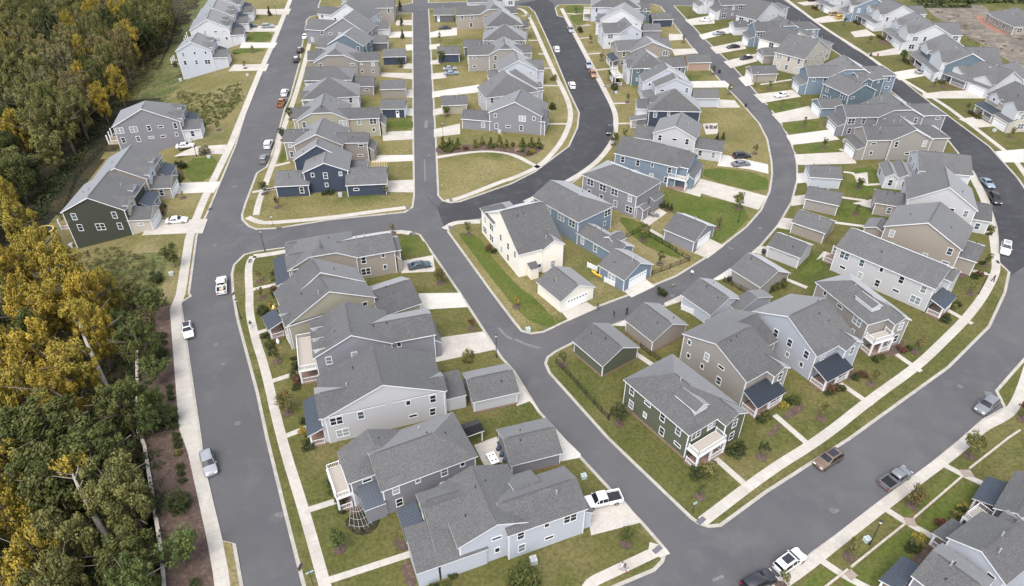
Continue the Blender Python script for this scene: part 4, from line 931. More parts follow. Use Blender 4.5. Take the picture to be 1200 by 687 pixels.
r4.V('',5.6,'x','gg',.55,x=(Wm-4,Wm+1.6),y=(Dm*.55,Dm)); r4.dormer((Wm-6.0,Wm-1.7),(Dm*.22,Dm*.5),7.5,5.6,'x','E',wall='light'); r4.porch((Wm,Wm+2.3),(0,Dm*.55),'E',2.9,deck=True,posts=3)
r3=House('white lavender house with a black metal porch roof','R5,182 R410,467',5.7,'mist',group=GR,short='the white house with a black porch roof',near=True)
m=r3.V('R5,182 R410,467 R220,60',5.7,'y','gg',.5,x=(0,None),y=(0,None),apex='R235,216'); Wm=m['x1']; Dm=m['y1']
r3.V('',5.6,'x','gg',.55,x=(Wm-4.5,Wm+1.5),y=(Dm*.55,Dm)); r3.porch((Wm,Wm+3.0),(-.1,Dm*.6),'E',2.8,M_BLACKROOF,1.2,3)
r3.V('G480,430 G600,330 G755,345',2.7,'x','gg',.35,win=False,vent=False)
r2=House('beige house with a black metal porch roof beside the green house','k795,187 k1100,417',5.7,'greige',group=GR,short='the beige house with a black porch roof',near=True)
m=r2.V('k795,187 k1100,417',5.7,'y','gg',.5,x=(0,None),y=(0,8.5),apex='k965,236'); Wm=m['x1']
r2.V('',4.2,'y','gg',.45,x=(-1.5,Wm*.65),y=(7,14)); r2.V('',5.6,'x','gg',.55,x=(Wm-4,Wm+1.5),y=(4.8,8.7)); r2.porch((Wm,Wm+3.0),(-.1,6.2),'E',2.8,M_BLACKROOF,1.2,3)
r1=House('sage green house with a white dormer and front balcony on the lower corner','k520,402 k830,667',5.7,'sage',group=GR,short='the sage green corner house',near=True)
m=r1.V('k520,402 k830,667 k745,277',5.7,'x','hh',.5,x=(0,None),y=(0,None),fnd=True); Wm=m['x1']; Dm=m['y1']
r1.V('',5.6,'x','gg',.5,x=(Wm-4,Wm+1.7),y=(Dm*.55,Dm)); r1.dormer((Wm-6.0,Wm-1.7),(Dm*.25,Dm*.52),7.5,5.6,'x','E',wall='light'); r1.porch((Wm,Wm+2.3),(0,Dm*.56),'E',2.9,deck=True,posts=3)
GQ=dict(near=True)
garage('white sided garage at the top of the garage row on the curved alley','h195,142 h350,152','pale',gside='W',**GQ)
garage('white trimmed garage second in the row on the curved alley','h170,242 h335,277','greige',gside='W',**GQ)
garage('tan garage third in the row on the curved alley','h108,352 h270,407','tan',gside='W',**GQ)
garage('wide off white garage fourth in the row on the curved alley','h-5,462 h152,522','cloud',gside='W',**GQ)
garage('greige garage with bushes growing against its rear wall','G450,147 G665,282','greige',pts='G450,147 G665,282 G875,177',y=None,gside='W',**GQ)
garage('pale garage with a fenced yard beside the walker in white','G105,330 G280,452','pale',pts='G105,330 G280,452 G548,362',y=None,gside='W',**GQ)
garage('brown garage with a brick gable beside the green garage','k525,122 k658,228','tan',pts='k525,122 k658,228 k825,145',y=None,gside='W',fnd=True,wall2='brickish',**GQ)
garage('sage green garage with a brick base and yellow wood panels','N175,170 N375,340','sage',pts='N175,170 N375,340 N633,213',y=None,gside='W',fnd=True,**GQ)

# --- far side of the outer street
GN='houses beyond the dark outer street'
def nrow(label,edge,wall,short,D=15,gfrac=.45,pitch=.5,dorm=True,gwall=None,porchroof=None,h=5.7,side=None,mir=True,metal=None):
    """front edge from left to right as seen from the street; garage on the right half"""
    n=House(label,edge,h,wall,group=GN,short=short,near=True)
    Wn=n.ext(edge,h,None,None)[1]
    n.V('',h,'x','gg',pitch,x=(0,Wn),y=(0,D)); n.V('',h,'y','gg',pitch,x=(Wn*.3,Wn*.95),y=(D*.4,D+4))
    gx=(Wn*(1-gfrac),Wn+.1)
    g=n.V('',3.0 if h>5 else 2.9,'sS',rise=1.0,x=(gx[0],gx[1]),y=(-2.2,.3),wall=gwall); n.gar(g,'S')
    if dorm:
        n.dormer((gx[0]+.6,gx[1]-.4),(-.9,D*.45),h+.6,h-2.3,'y','S',wall=gwall or 'light'); n.dormer((Wn*.12,Wn*.4),(-.3,D*.4),h+.6,h-1.0,'y','S',wall='light')
    n.porch((.3,gx[0]-.2),(-2.2,.2),'S',2.8,metal,.8,3)
    return n
nrow('tan house with a white garage at the right edge of the outer street','S425,80 S730,255','beige','the tan edge house',metal=M_METALROOF,dorm=True)
nrow('single storey white house with porch columns and one white dormer','u625,478 u985,610','light','the white columned house',h=3.4,D=14,gfrac=.4,pitch=.55)
nrow('teal and stone house with a silver car on its drive','u455,310 u640,455','teal','the teal stone house',gwall='light')
nrow('white house with a grey porch roof beyond the outer street','u265,150 u400,250','light','the white porch house')
nrow('stone fronted white house with a blank side wall','u80,50 u205,115','light','the stone fronted house',gwall='light')
nrow('blue house with two old cars on its drive','d375,5 d400,35','blue','the far blue house',D=15)
nrow('white house at the far top of the outer street','d250,-30 d330,2','light','the far white outer house',D=15)
bh=House('low tan brick house beyond the bare ground at the top right','d1020,58 d1118,105',3.2,'tan',group=None,short='the brick house',near=True)
bh.V('d1020,58 d1118,108',3.2,'y','hh',.5,y=(0,14),x=(0,None)); bh.V('',3.2,'x','hh',.5,x=(4,20),y=(-1,9))

# --- bottom right corner
GS='houses at the lower right corner'
s1=House('pale blue house with a white balcony at the lower right corner','H590,375 H900,625',5.7,'pale',group=GS,short='the pale blue balcony house',near=True)
m=s1.V('H590,375 H960,690',5.7,'y','gg',.5,y=(0,7.5),x=(0,None)); s1.V('',5.7,'x','gg',.5,x=(1.8,16),y=(5.5,11.5)); s1.porch((-1.4,1.9),(7.2,10.6),'W',2.9,deck=True,posts=2); s1.porch((-1.8,0),(2,6),'W',2.7,None,.5,2); s1.dormer((3.5,7),(7.0,10),6.9,5.6,'x','W',wall='light')
s2=House('charcoal house with a white porch right of the pale blue house','H885,190 H1080,300',5.7,'darkgrey',group=GS,short='the charcoal corner house',near=True)
s2.V('H885,190 H1150,335',5.7,'y','gg',.5,y=(0,9),x=(0,None)); s2.porch((-2.2,0),(3,8),'W',2.8,M_METALROOF,.8,3)
s3=House('grey house with a striped metal porch roof at the bottom edge','H365,620 H640,830',5.7,'grey',group=GS,short='the bottom edge grey house',near=True)
s3.V('H365,620 H700,880',5.7,'x','gg',.5,y=(0,7.5),x=(0,None)); s3.porch((-2.2,0),(-1,4),'W',2.8,M_METALROOF,.8,3)
for h_ in HOUSES: h_.autowin()

# ------------------------------------------------------------------ vegetation
def foliage(name, a, b, c):
    m=bpy.data.materials.new(name); m.use_nodes=True; nt=m.node_tree; p=nt.nodes['Principled BSDF']
    p.inputs['Roughness'].default_value=.75; p.inputs['Specular IOR Level'].default_value=.2
    at=nt.nodes.new('ShaderNodeAttribute'); at.attribute_name='tint'
    oi=nt.nodes.new('ShaderNodeObjectInfo')
    m1=nt.nodes.new('ShaderNodeMix'); m1.data_type='RGBA'; m1.inputs[6].default_value=(*a,1); m1.inputs[7].default_value=(*b,1)
    nt.links.new(at.outputs['Fac'],m1.inputs[0])
    m2=nt.nodes.new('ShaderNodeMix'); m2.data_type='RGBA'; m2.inputs[7].default_value=(*c,1); nt.links.new(m1.outputs[2],m2.inputs[6])
    mm=nt.nodes.new('ShaderNodeMath'); mm.operation='MULTIPLY'; mm.inputs[1].default_value=.6; nt.links.new(oi.outputs['Random'],mm.inputs[0]); nt.links.new(mm.outputs[0],m2.inputs[0])
    nt.links.new(m2.outputs[2],p.inputs['Base Color'])
    return m
FO=dict(dark=foliage('leaf_dark',(0.0222,0.0318,0.0104),(0.0488,0.0592,0.0178),(0.0407,0.0474,0.0163)), green=foliage('leaf_green',(0.0355,0.0474,0.0111),(0.0851,0.0903,0.0252),(0.0666,0.0703,0.0185)),
 olive=foliage('leaf_olive',(0.0673,0.0733,0.0215),(0.1443,0.1347,0.0429),(0.1206,0.1110,0.0340)), yellow=foliage('leaf_yellow',(0.1635,0.1206,0.0170),(0.3271,0.2257,0.0289),(0.1828,0.1635,0.0340)),
 rust=foliage('leaf_rust',(0.1058,0.0821,0.0289),(0.1828,0.1399,0.0481),(0.0962,0.0866,0.0340)), red=foliage('leaf_red',(0.0673,0.0266,0.0215),(0.1154,0.0481,0.0289),(0.0577,0.0481,0.0192)), bright=foliage('leaf_bright',(.040,.062,.015),(.085,.105,.028),(.065,.08,.022)),
 mixed=foliage('leaf_mixed',(0.0577,0.0821,0.0215),(0.1443,0.0866,0.0340),(0.0770,0.0770,0.0289)), pale=foliage('leaf_pale',(0.0962,0.0918,0.0385),(0.1539,0.1443,0.0577),(0.1347,0.1154,0.0577)))
def crown_mesh(seed, rx, rz, n, leaf, m, clumps=14, flat=.0, cone=False, csz=(.22,.46)):
    """leaf-sized faces gathered in clumps through an uneven crown, centred on the origin"""
    r=random.Random(seed); V=[];Fc=[];T=[]
    cs=[]
    for k in range(clumps):
        if cone:
            t=r.random()**1.3; a=r.uniform(0,6.283); q=(1-t)*rx*r.uniform(.35,.95); cs.append((Vector((math.cos(a)*q,math.sin(a)*q,-rz+2*rz*t)),max(.22*rx,(1-t)*rx*.55),r.random()))
        else:
            while True:
                p=Vector((r.uniform(-1,1),r.uniform(-1,1),r.uniform(-1,1)))
                if .15<p.length<1: break
            p*=.86; cs.append((Vector((p.x*rx,p.y*rx,p.z*rz)),rx*r.uniform(*csz),r.random()))
    per=max(3,n//clumps)
    for c,cr,tn in cs:
        for _ in range(per):
            d=Vector((r.gauss(0,1),r.gauss(0,1),r.gauss(0,1))).normalized(); p=c+d*cr*(.55+.5*r.random()); 
            nn=(d+Vector((r.gauss(0,.6),r.gauss(0,.6),r.gauss(0,.6)+.35))).normalized()
            u=nn.cross(Vector((r.random(),r.random(),r.random()))).normalized(); w=nn.cross(u); s=leaf*r.uniform(.6,1.25); k=len(V)
            V+= [tuple(p-u*s),tuple(p+w*s*.55),tuple(p+u*s),tuple(p-w*s*.55)]; Fc.append((k,k+1,k+2,k+3)); T.append(min(1,max(0,tn+r.uniform(-.25,.25))))
    me=bpy.data.meshes.new('crown'); me.from_pydata(V,[],Fc); me.materials.append(m)
    a=me.attributes.new('tint','FLOAT','FACE'); a.data.foreach_set('value',T); me.update(); return me
def trunk_mesh(seed,h,r0,limbs=4,lean=0):
    r=random.Random(seed); m=MB(); pts=[]; a=r.uniform(0,6.28)
    for k in range(6):
        t=k/5; pts.append((math.cos(a)*lean*t*t*h+r.uniform(-.03,.03)*h*t,math.sin(a)*lean*t*t*h+r.uniform(-.03,.03)*h*t,h*t-.15*(k==0)))
    m.tube(pts,[r0*(1-.75*k/5) for k in range(6)],7)
    for k in range(limbs):
        t=r.uniform(.45,.85); i=int(t*5); b=Vector(pts[i]); an=r.uniform(0,6.28); L=h*r.uniform(.22,.40)
        e=b+Vector((math.cos(an)*L,math.sin(an)*L,L*r.uniform(.5,.9))); m.tube([b,(b+e)/2+Vector((0,0,.05*L)),e],[r0*.35,r0*.22,r0*.08],5)
    return m.mesh('trunk',M_BARK,True)
TRUNKS=[trunk_mesh(k,1,.026,9) for k in range(4)]
BIG={}
def bigcrown(kind,v):
    k=(kind,v)
    if k not in BIG: BIG[k]=crown_mesh(hash(kind)%1000 if False else sum(map(ord,kind))*7+v,1.0,1.15,8500,.046,FO[kind],72+8*v,csz=(.09,.23))
    return BIG[k]
def tree(base, H, kind, rad, label, cat='tree', name='tree', group=None, v=0, frac=.62, rot=None):
    H*=1.12; frac-=.05; t=empty(name,base,rnd.uniform(0,6.28) if rot is None else rot,label,cat,group)
    o=link('trunk',TRUNKS[v%4],t); o.scale=(H*.92,H*.92,H*.80)
    c=link('crown',bigcrown(kind,v),t); c.location=(0,0,H*frac); rz=H*(1-frac)/1.05; c.scale=(rad,rad,rz)
    return t
def px_ok(v,mx=70):
    w=v-CAM; dpt=w.dot(FW)
    if dpt<5: return False
    x=600+F*w.x/dpt; y=343.5-F*w.dot(UP)/dpt
    return -mx<x<1270 and -60<y<760
placed=[]
def woods(px,H,kind,rad,label,v):
    z=-6+H*.62
    for _ in range(8):
        q=un(px,z); z=gz(q.x,q.y)+H*.62
    b=Vector((q.x,q.y,gz(q.x,q.y))); rad*=1.15; placed.append((b.x,b.y,rad))
    tree(b,H,kind,rad,label,group='trees of the left woods, '+kind,v=v)
WL={'yellow':'golden yellow leaved tree in the woods at the left edge','olive':'olive and tan tree in the upper part of the left woods','dark':'dark green tree deep in the left woods','green':'mid green tree in the lower left woods','rust':'rust tinged tree among the upper left woods','pale':'pale dry leaved tree in the upper left woods'}
for k,(x,y,H,kd,rd) in enumerate([(55,300,17,'yellow',3.4),(8,330,16,'yellow',3.4),(110,388,15,'yellow',3),(68,470,15,'yellow',3),(5,420,15,'yellow',3.4),(35,365,16,'yellow',3.6),(22,262,15,'yellow',3.6),(72,322,15,'yellow',4.2),(32,318,14,'yellow',3.8),(98,352,15,'yellow',3.6),(45,415,15,'yellow',4.2),(88,438,14,'yellow',4.0),(22,462,14,'yellow',3.4),(128,338,11,'yellow',2.2),(60,370,15,'yellow',3.8),
  (12,545,14,'yellow',3.2),(8,605,13,'yellow',3),(45,655,13,'yellow',3.2),(20,690,12,'yellow',3.2),(5,235,14,'yellow',3),(8,65,14,'yellow',4),(128,62,13,'yellow',3.4),(138,98,13,'yellow',3.2),(118,118,12,'yellow',3),
  (38,30,16,'olive',5),(75,75,16,'olive',5.5),(28,88,15,'olive',5),(100,28,15,'olive',5),(60,120,15,'olive',5),(92,108,14,'rust',4.6),(118,92,14,'rust',4),(12,20,15,'olive',5),(85,50,15,'olive',5),(50,65,15,'rust',4.6),(25,130,15,'pale',4.6),(70,15,15,'pale',4.6),(110,65,14,'pale',4.2),
  (60,565,14,'green',5),(112,535,14,'green',4.6),(135,575,13,'olive',4),(150,590,12,'olive',3.4),(62,505,15,'green',5),(145,480,12,'green',4),(30,520,14,'green',4.4),(150,655,11,'green',3.6),(160,690,11,'bright',3.2),(75,640,12,'olive',4),(160,400,10,'green',3.2),(145,385,8,'bright',2.6),(150,345,6,'olive',2.4),(176,468,6,'bright',2.0),(172,490,6,'bright',1.8)]):
    woods((x,y),H,kd,rd,WL.get(kd,'light green bushy tree at the lower edge of the left woods'),k%3)
def inside(p,poly):
    c=False
    for i in range(len(poly)):
        a,b=poly[i-1],poly[i]
        if (a[1]>p[1])!=(b[1]>p[1]) and p[0]<(b[0]-a[0])*(p[1]-a[1])/(b[1]-a[1])+a[0]: c=not c
    return c
cnt=0
for tries in range(9000):
    if cnt>=240: break
    y=rnd.uniform(30,330); d=rnd.uniform(10 if y<YS-2 else 44,170); x=lpx(y)-d
    b=Vector((x,y,gz(x,y)))
    pxx=600+F*x/((b-CAM).dot(FW))
    if not px_ok(b+Vector((0,0,8)),60): continue
    if y>YS and pxx>205-.28*max(0,330-pr_y(b)) *0 - (0 if pr_y(b)<120 else 60): continue
    rad=rnd.uniform(3.0,5.4)
    q_=(pxx,pr_y(b+Vector((0,0,6)))); 
    if inside(q_,[(82,350),(112,350),(135,400),(182,400),(186,500),(120,505)]) or inside(q_,[(78,540),(118,560),(150,625),(150,668),(112,660)]): continue
    if any((x-q[0])**2+(y-q[1])**2<(.60*(rad+q[2]))**2 for q in placed): continue
    if Vector((x-w1.glo(6,6).x,y-w1.glo(6,6).y)).length<18 or Vector((x-w3.glo(6,6).x,y-w3.glo(6,6).y)).length<17: continue
    far=pr_y(b)<200
    kd=rnd.choice(['dark','green','olive','green','rust','pale','olive','olive','yellow'] if far else ['dark','green','green','green','olive','dark'])
    placed.append((x,y,rad)); cnt+=1
    tree(b,rnd.uniform(13,19) if far else rnd.uniform(10,14),kd,rad,WL[kd],group='trees of the left woods, '+kd,v=rnd.randrange(3))
# two pale leaning trunks that stand clear of the leaves
for (p0,p1,p2,lab) in (((131,478),(112,425),(86,362),'pale bare leaning trunk rising among the yellow trees'),((133,655),(108,600),(80,545),'pale forked trunk leaning over the dark lower woods')):
    b=unt(p0); q1=un(p1,b.z+6.5); q2=un(p2,b.z+12.5)
    t=empty('tree',b,0,lab,'tree'); m=MB(); A=Vector((0,0,-.3)); B_=q1-b; Cc=q2-b
    m.tube([A,A*.5+B_*.5+Vector((.3,.1,0)),B_,(B_+Cc)/2+Vector((-.2,.1,.2)),Cc],[.5,.44,.36,.24,.1],8)
    for k in range(5):
        s=B_.lerp(Cc,rnd.uniform(0,.8)); m.tube([s,s+Vector((rnd.uniform(-2.5,2.5),rnd.uniform(-1,1.5),rnd.uniform(1,2.5)))],[.12,.03],5)
    m.build('trunk',mat('pale_bark',(.30,.27,.235),.9,var=.25,vscale=1.5),t,True)
    c=link('crown',crown_mesh(77+int(p0[1]),2.3,1.4,500,.3,FO['yellow'],9),t); c.location=Cc
# rough ground cover on the slopes: nobody could count it
def cover(name,label,kinds,pts,size,leafs):
    V=[];Fc=[];T=[]
    for (p,s) in pts:
        for _ in range(leafs):
            d=Vector((rnd.gauss(0,1),rnd.gauss(0,1),abs(rnd.gauss(0,.8)))); d.normalize(); q=p+d*s*rnd.uniform(.3,1)
            nn=(d+Vector((rnd.gauss(0,.6),rnd.gauss(0,.6),.5))).normalized(); u=nn.cross(Vector((rnd.random(),rnd.random(),.3))).normalized(); w=nn.cross(u); z=size*rnd.uniform(.6,1.3); k=len(V)
            V+=[tuple(q-u*z),tuple(q+w*z*.6),tuple(q+u*z),tuple(q-w*z*.6)]; Fc.append((k,k+1,k+2,k+3)); T.append(rnd.random())
    me=bpy.data.meshes.new(name); me.from_pydata(V,[],Fc); me.materials.append(FO[kinds])
    a=me.attributes.new('tint','FLOAT','FACE'); a.data.foreach_set('value',T); me.update()
    tag(link(name,me),label,'undergrowth',kind='stuff')
def scat(polypx,n,smin,smax,z=.2):
    poly=P(polypx); xs=[p[0] for p in poly]; ys=[p[1] for p in poly]; out=[]
    while len(out)<n:
        p=(rnd.uniform(min(xs),max(xs)),rnd.uniform(min(ys),max(ys)))
        if inside(p,poly): q=unt(p); out.append((q+Vector((0,0,z*.3)),rnd.uniform(smin,smax)))
    return out
cover('undergrowth','brown and green scrub covering the slope below the dark olive house','mixed',scat('_80,300 _130,288 _180,305 _186,345 _182,385 _150,400 _110,370 _85,330',520,.35,.9),.17,18)
cover('undergrowth','dark green brush filling the wooded cut behind the retaining wall','dark',scat('_100,400 _170,395 _180,470 _188,560 _195,690 _60,690 _60,500',420,.7,1.7),.3,20)
cover('undergrowth','rough green weeds on the vacant slope between two houses','green',scat('_205,105 _235,112 _280,98 _284,118 _262,140 _235,150 _212,128',420,.35,.95),.17,20)
cover('undergrowth','dry green thicket on the strip between the upper woods and the lawns','olive',scat('_215,0 _150,80 _130,130 _165,110 _190,80 _200,50 _235,0',560,.4,1.0),.2,18)
cover('undergrowth','dark brush along the foot of the woods behind the olive house','dark',scat('_120,130 _90,180 _50,215 _38,250 _48,258 _75,215 _105,172 _140,135',300,.6,1.6),.3,16)
cover('undergrowth','rough brown and green scrub on the bare bank behind the outer houses','mixed',[(un((x,y),.2),rnd.uniform(.5,1.4)) for x,y in [(1085+rnd.random()*120,12+rnd.random()*50) for _ in range(60)] if not (1140<x and y<42)],.3,14)
cover('undergrowth','dark woods edge beyond the bare ground at the top right','dark',[(un((x,y),.3),rnd.uniform(2,5)) for x in range(1075,1330,6) for y in (-14,-9,-3,2)]+[(un((x,8),.3),rnd.uniform(1,2.5)) for x in range(1080,1140,6)],.9,26)

# small trees, shrubs
SMALL={}
def smesh(kind,form,v):
    k=(kind,form,v)
    if k not in SMALL:
        sd=sum(map(ord,kind+form))*3+v
        if form=='cone': SMALL[k]=crown_mesh(sd,1,1,700,.17,FO[kind],26,cone=True)
        elif form=='bigbush': SMALL[k]=crown_mesh(sd,1,.95,5200,.055,FO[kind],46,csz=(.15,.34))
        elif form=='bush': SMALL[k]=crown_mesh(sd,1,.95,1300,.11,FO[kind],24,csz=(.2,.4))
        else: SMALL[k]=crown_mesh(sd,1,1.1,520 if form=='sap' else 1700,.13 if form=='sap' else .09,FO[kind],16 if form=='sap' else 30,csz=(.18,.38))
    return SMALL[k]
RING=MB(); RING.tube([(0,0,-.02),(0,0,.07)],[1,1],14); RINGM=RING.mesh('mulch_ring',M_MULCH)
USED={}
def nearest(p):
    b=min((h for h in HOUSES if h.short),key=lambda h:min((h.glo((v['x0']+v['x1'])/2,(v['y0']+v['y1'])/2)-p).length for v in h.vols)); return b.short
def uniq(lab,group,o):
    USED.setdefault(lab,[]).append(o)
def plant(px,H,kind,form,look,where=None,ring=True,z=None,rad=None):
    p=unt(px) if px[0]<lim_x(px[1]) else un(px,.15)
    name={'cone':'conifer','bush':'shrub'}.get(form,'tree'); v=rnd.randrange(2)
    t=empty(name,p,rnd.uniform(0,6.28),None,'shrub' if form=='bush' else 'tree')
    if form=='bush':
        c=link('crown',smesh(kind,'bigbush' if (rad or 0)>1.5 else 'bush',v),t); r_=rad or H*.62; c.scale=(r_,r_,H*.62); c.location=(0,0,H*.42)
    elif form=='cone':
        o=link('trunk',TRUNKS[v],t); o.scale=(H*.5,H*.5,H*.7); c=link('crown',smesh(kind,'cone',v),t); r_=rad or H*.30; c.scale=(r_,r_,H*.46); c.location=(0,0,H*.52)
    else:
        o=link('trunk',TRUNKS[v+1],t); o.scale=(H*.8,H*.8,H*.78); c=link('crown',smesh(kind,form,v),t); r_=rad or H*(.24 if form=='sap' else .33); c.scale=(r_,r_,H*.34); c.location=(0,0,H*.64)
    if ring and form!='bush': q=link('mulch_ring',RINGM,t); q.scale=(.8,.8,1)
    t['label']=look+' '+(where if where else 'near '+nearest(p)); t['group']=('shrubs' if form=='bush' else 'small trees')+' planted around the houses'
    USED.setdefault(t['label'],[]).append(t)
    return t
def lim_x(y): 
    return {True:600+F*lpx(un((0,y),.1).y)/((un((300,y),.1)-CAM).dot(FW))}[True]
def pl(s,H,kind,form,look,where=None,**k): return plant(P(s)[0],H,kind,form,look,where,**k)
pl('_206,313',6,'green','full','leafy round crowned tree','beside the pavement just past the dark olive house',ring=False)
pl('_186,375',7.5,'green','full','broad dark evergreen','beside the pavement by the parking bay',ring=False,rad=2.9)
pl('_190,448',6,'bright','full','yellow green street tree','leaning over the pavement below the evergreen',ring=False,rad=2.4)
pl('_196,497',4.2,'dark','bush','very dark round shrub','midway along the mulch strip',rad=2.4); pl('_211,597',3.6,'dark','bush','very dark round shrub','beside the bright green tree on the mulch strip',rad=2.1)
pl('_217,662',6.5,'bright','full','bright green feathery tree','at the bottom of the mulch strip',ring=False,rad=2.6)
pl('_185,330',2.6,'dark','bush','dark shrub clump','behind the utility box on the mulch strip',rad=1.6); pl('_190,420',2.4,'dark','bush','dark shrub clump','just above the yellow green street tree',rad=1.8)
for k,p in enumerate('_200,456 _200.5,462 _201.5,468 _206,502 _207,511 _208,518 _209,524 _212,549 _213,556 _214,565 _192,395 _193,403'.split()):
    t=pl(p,1.1,'dark','bush','low clipped dark shrub','in the row on the mulch strip'); 
pl('_209.5,533',1.1,'olive','bush','low yellowish shrub','in the row on the mulch strip'); pl('_229,687',1.3,'dark','bush','low dark shrub','at the bottom end of the mulch strip')
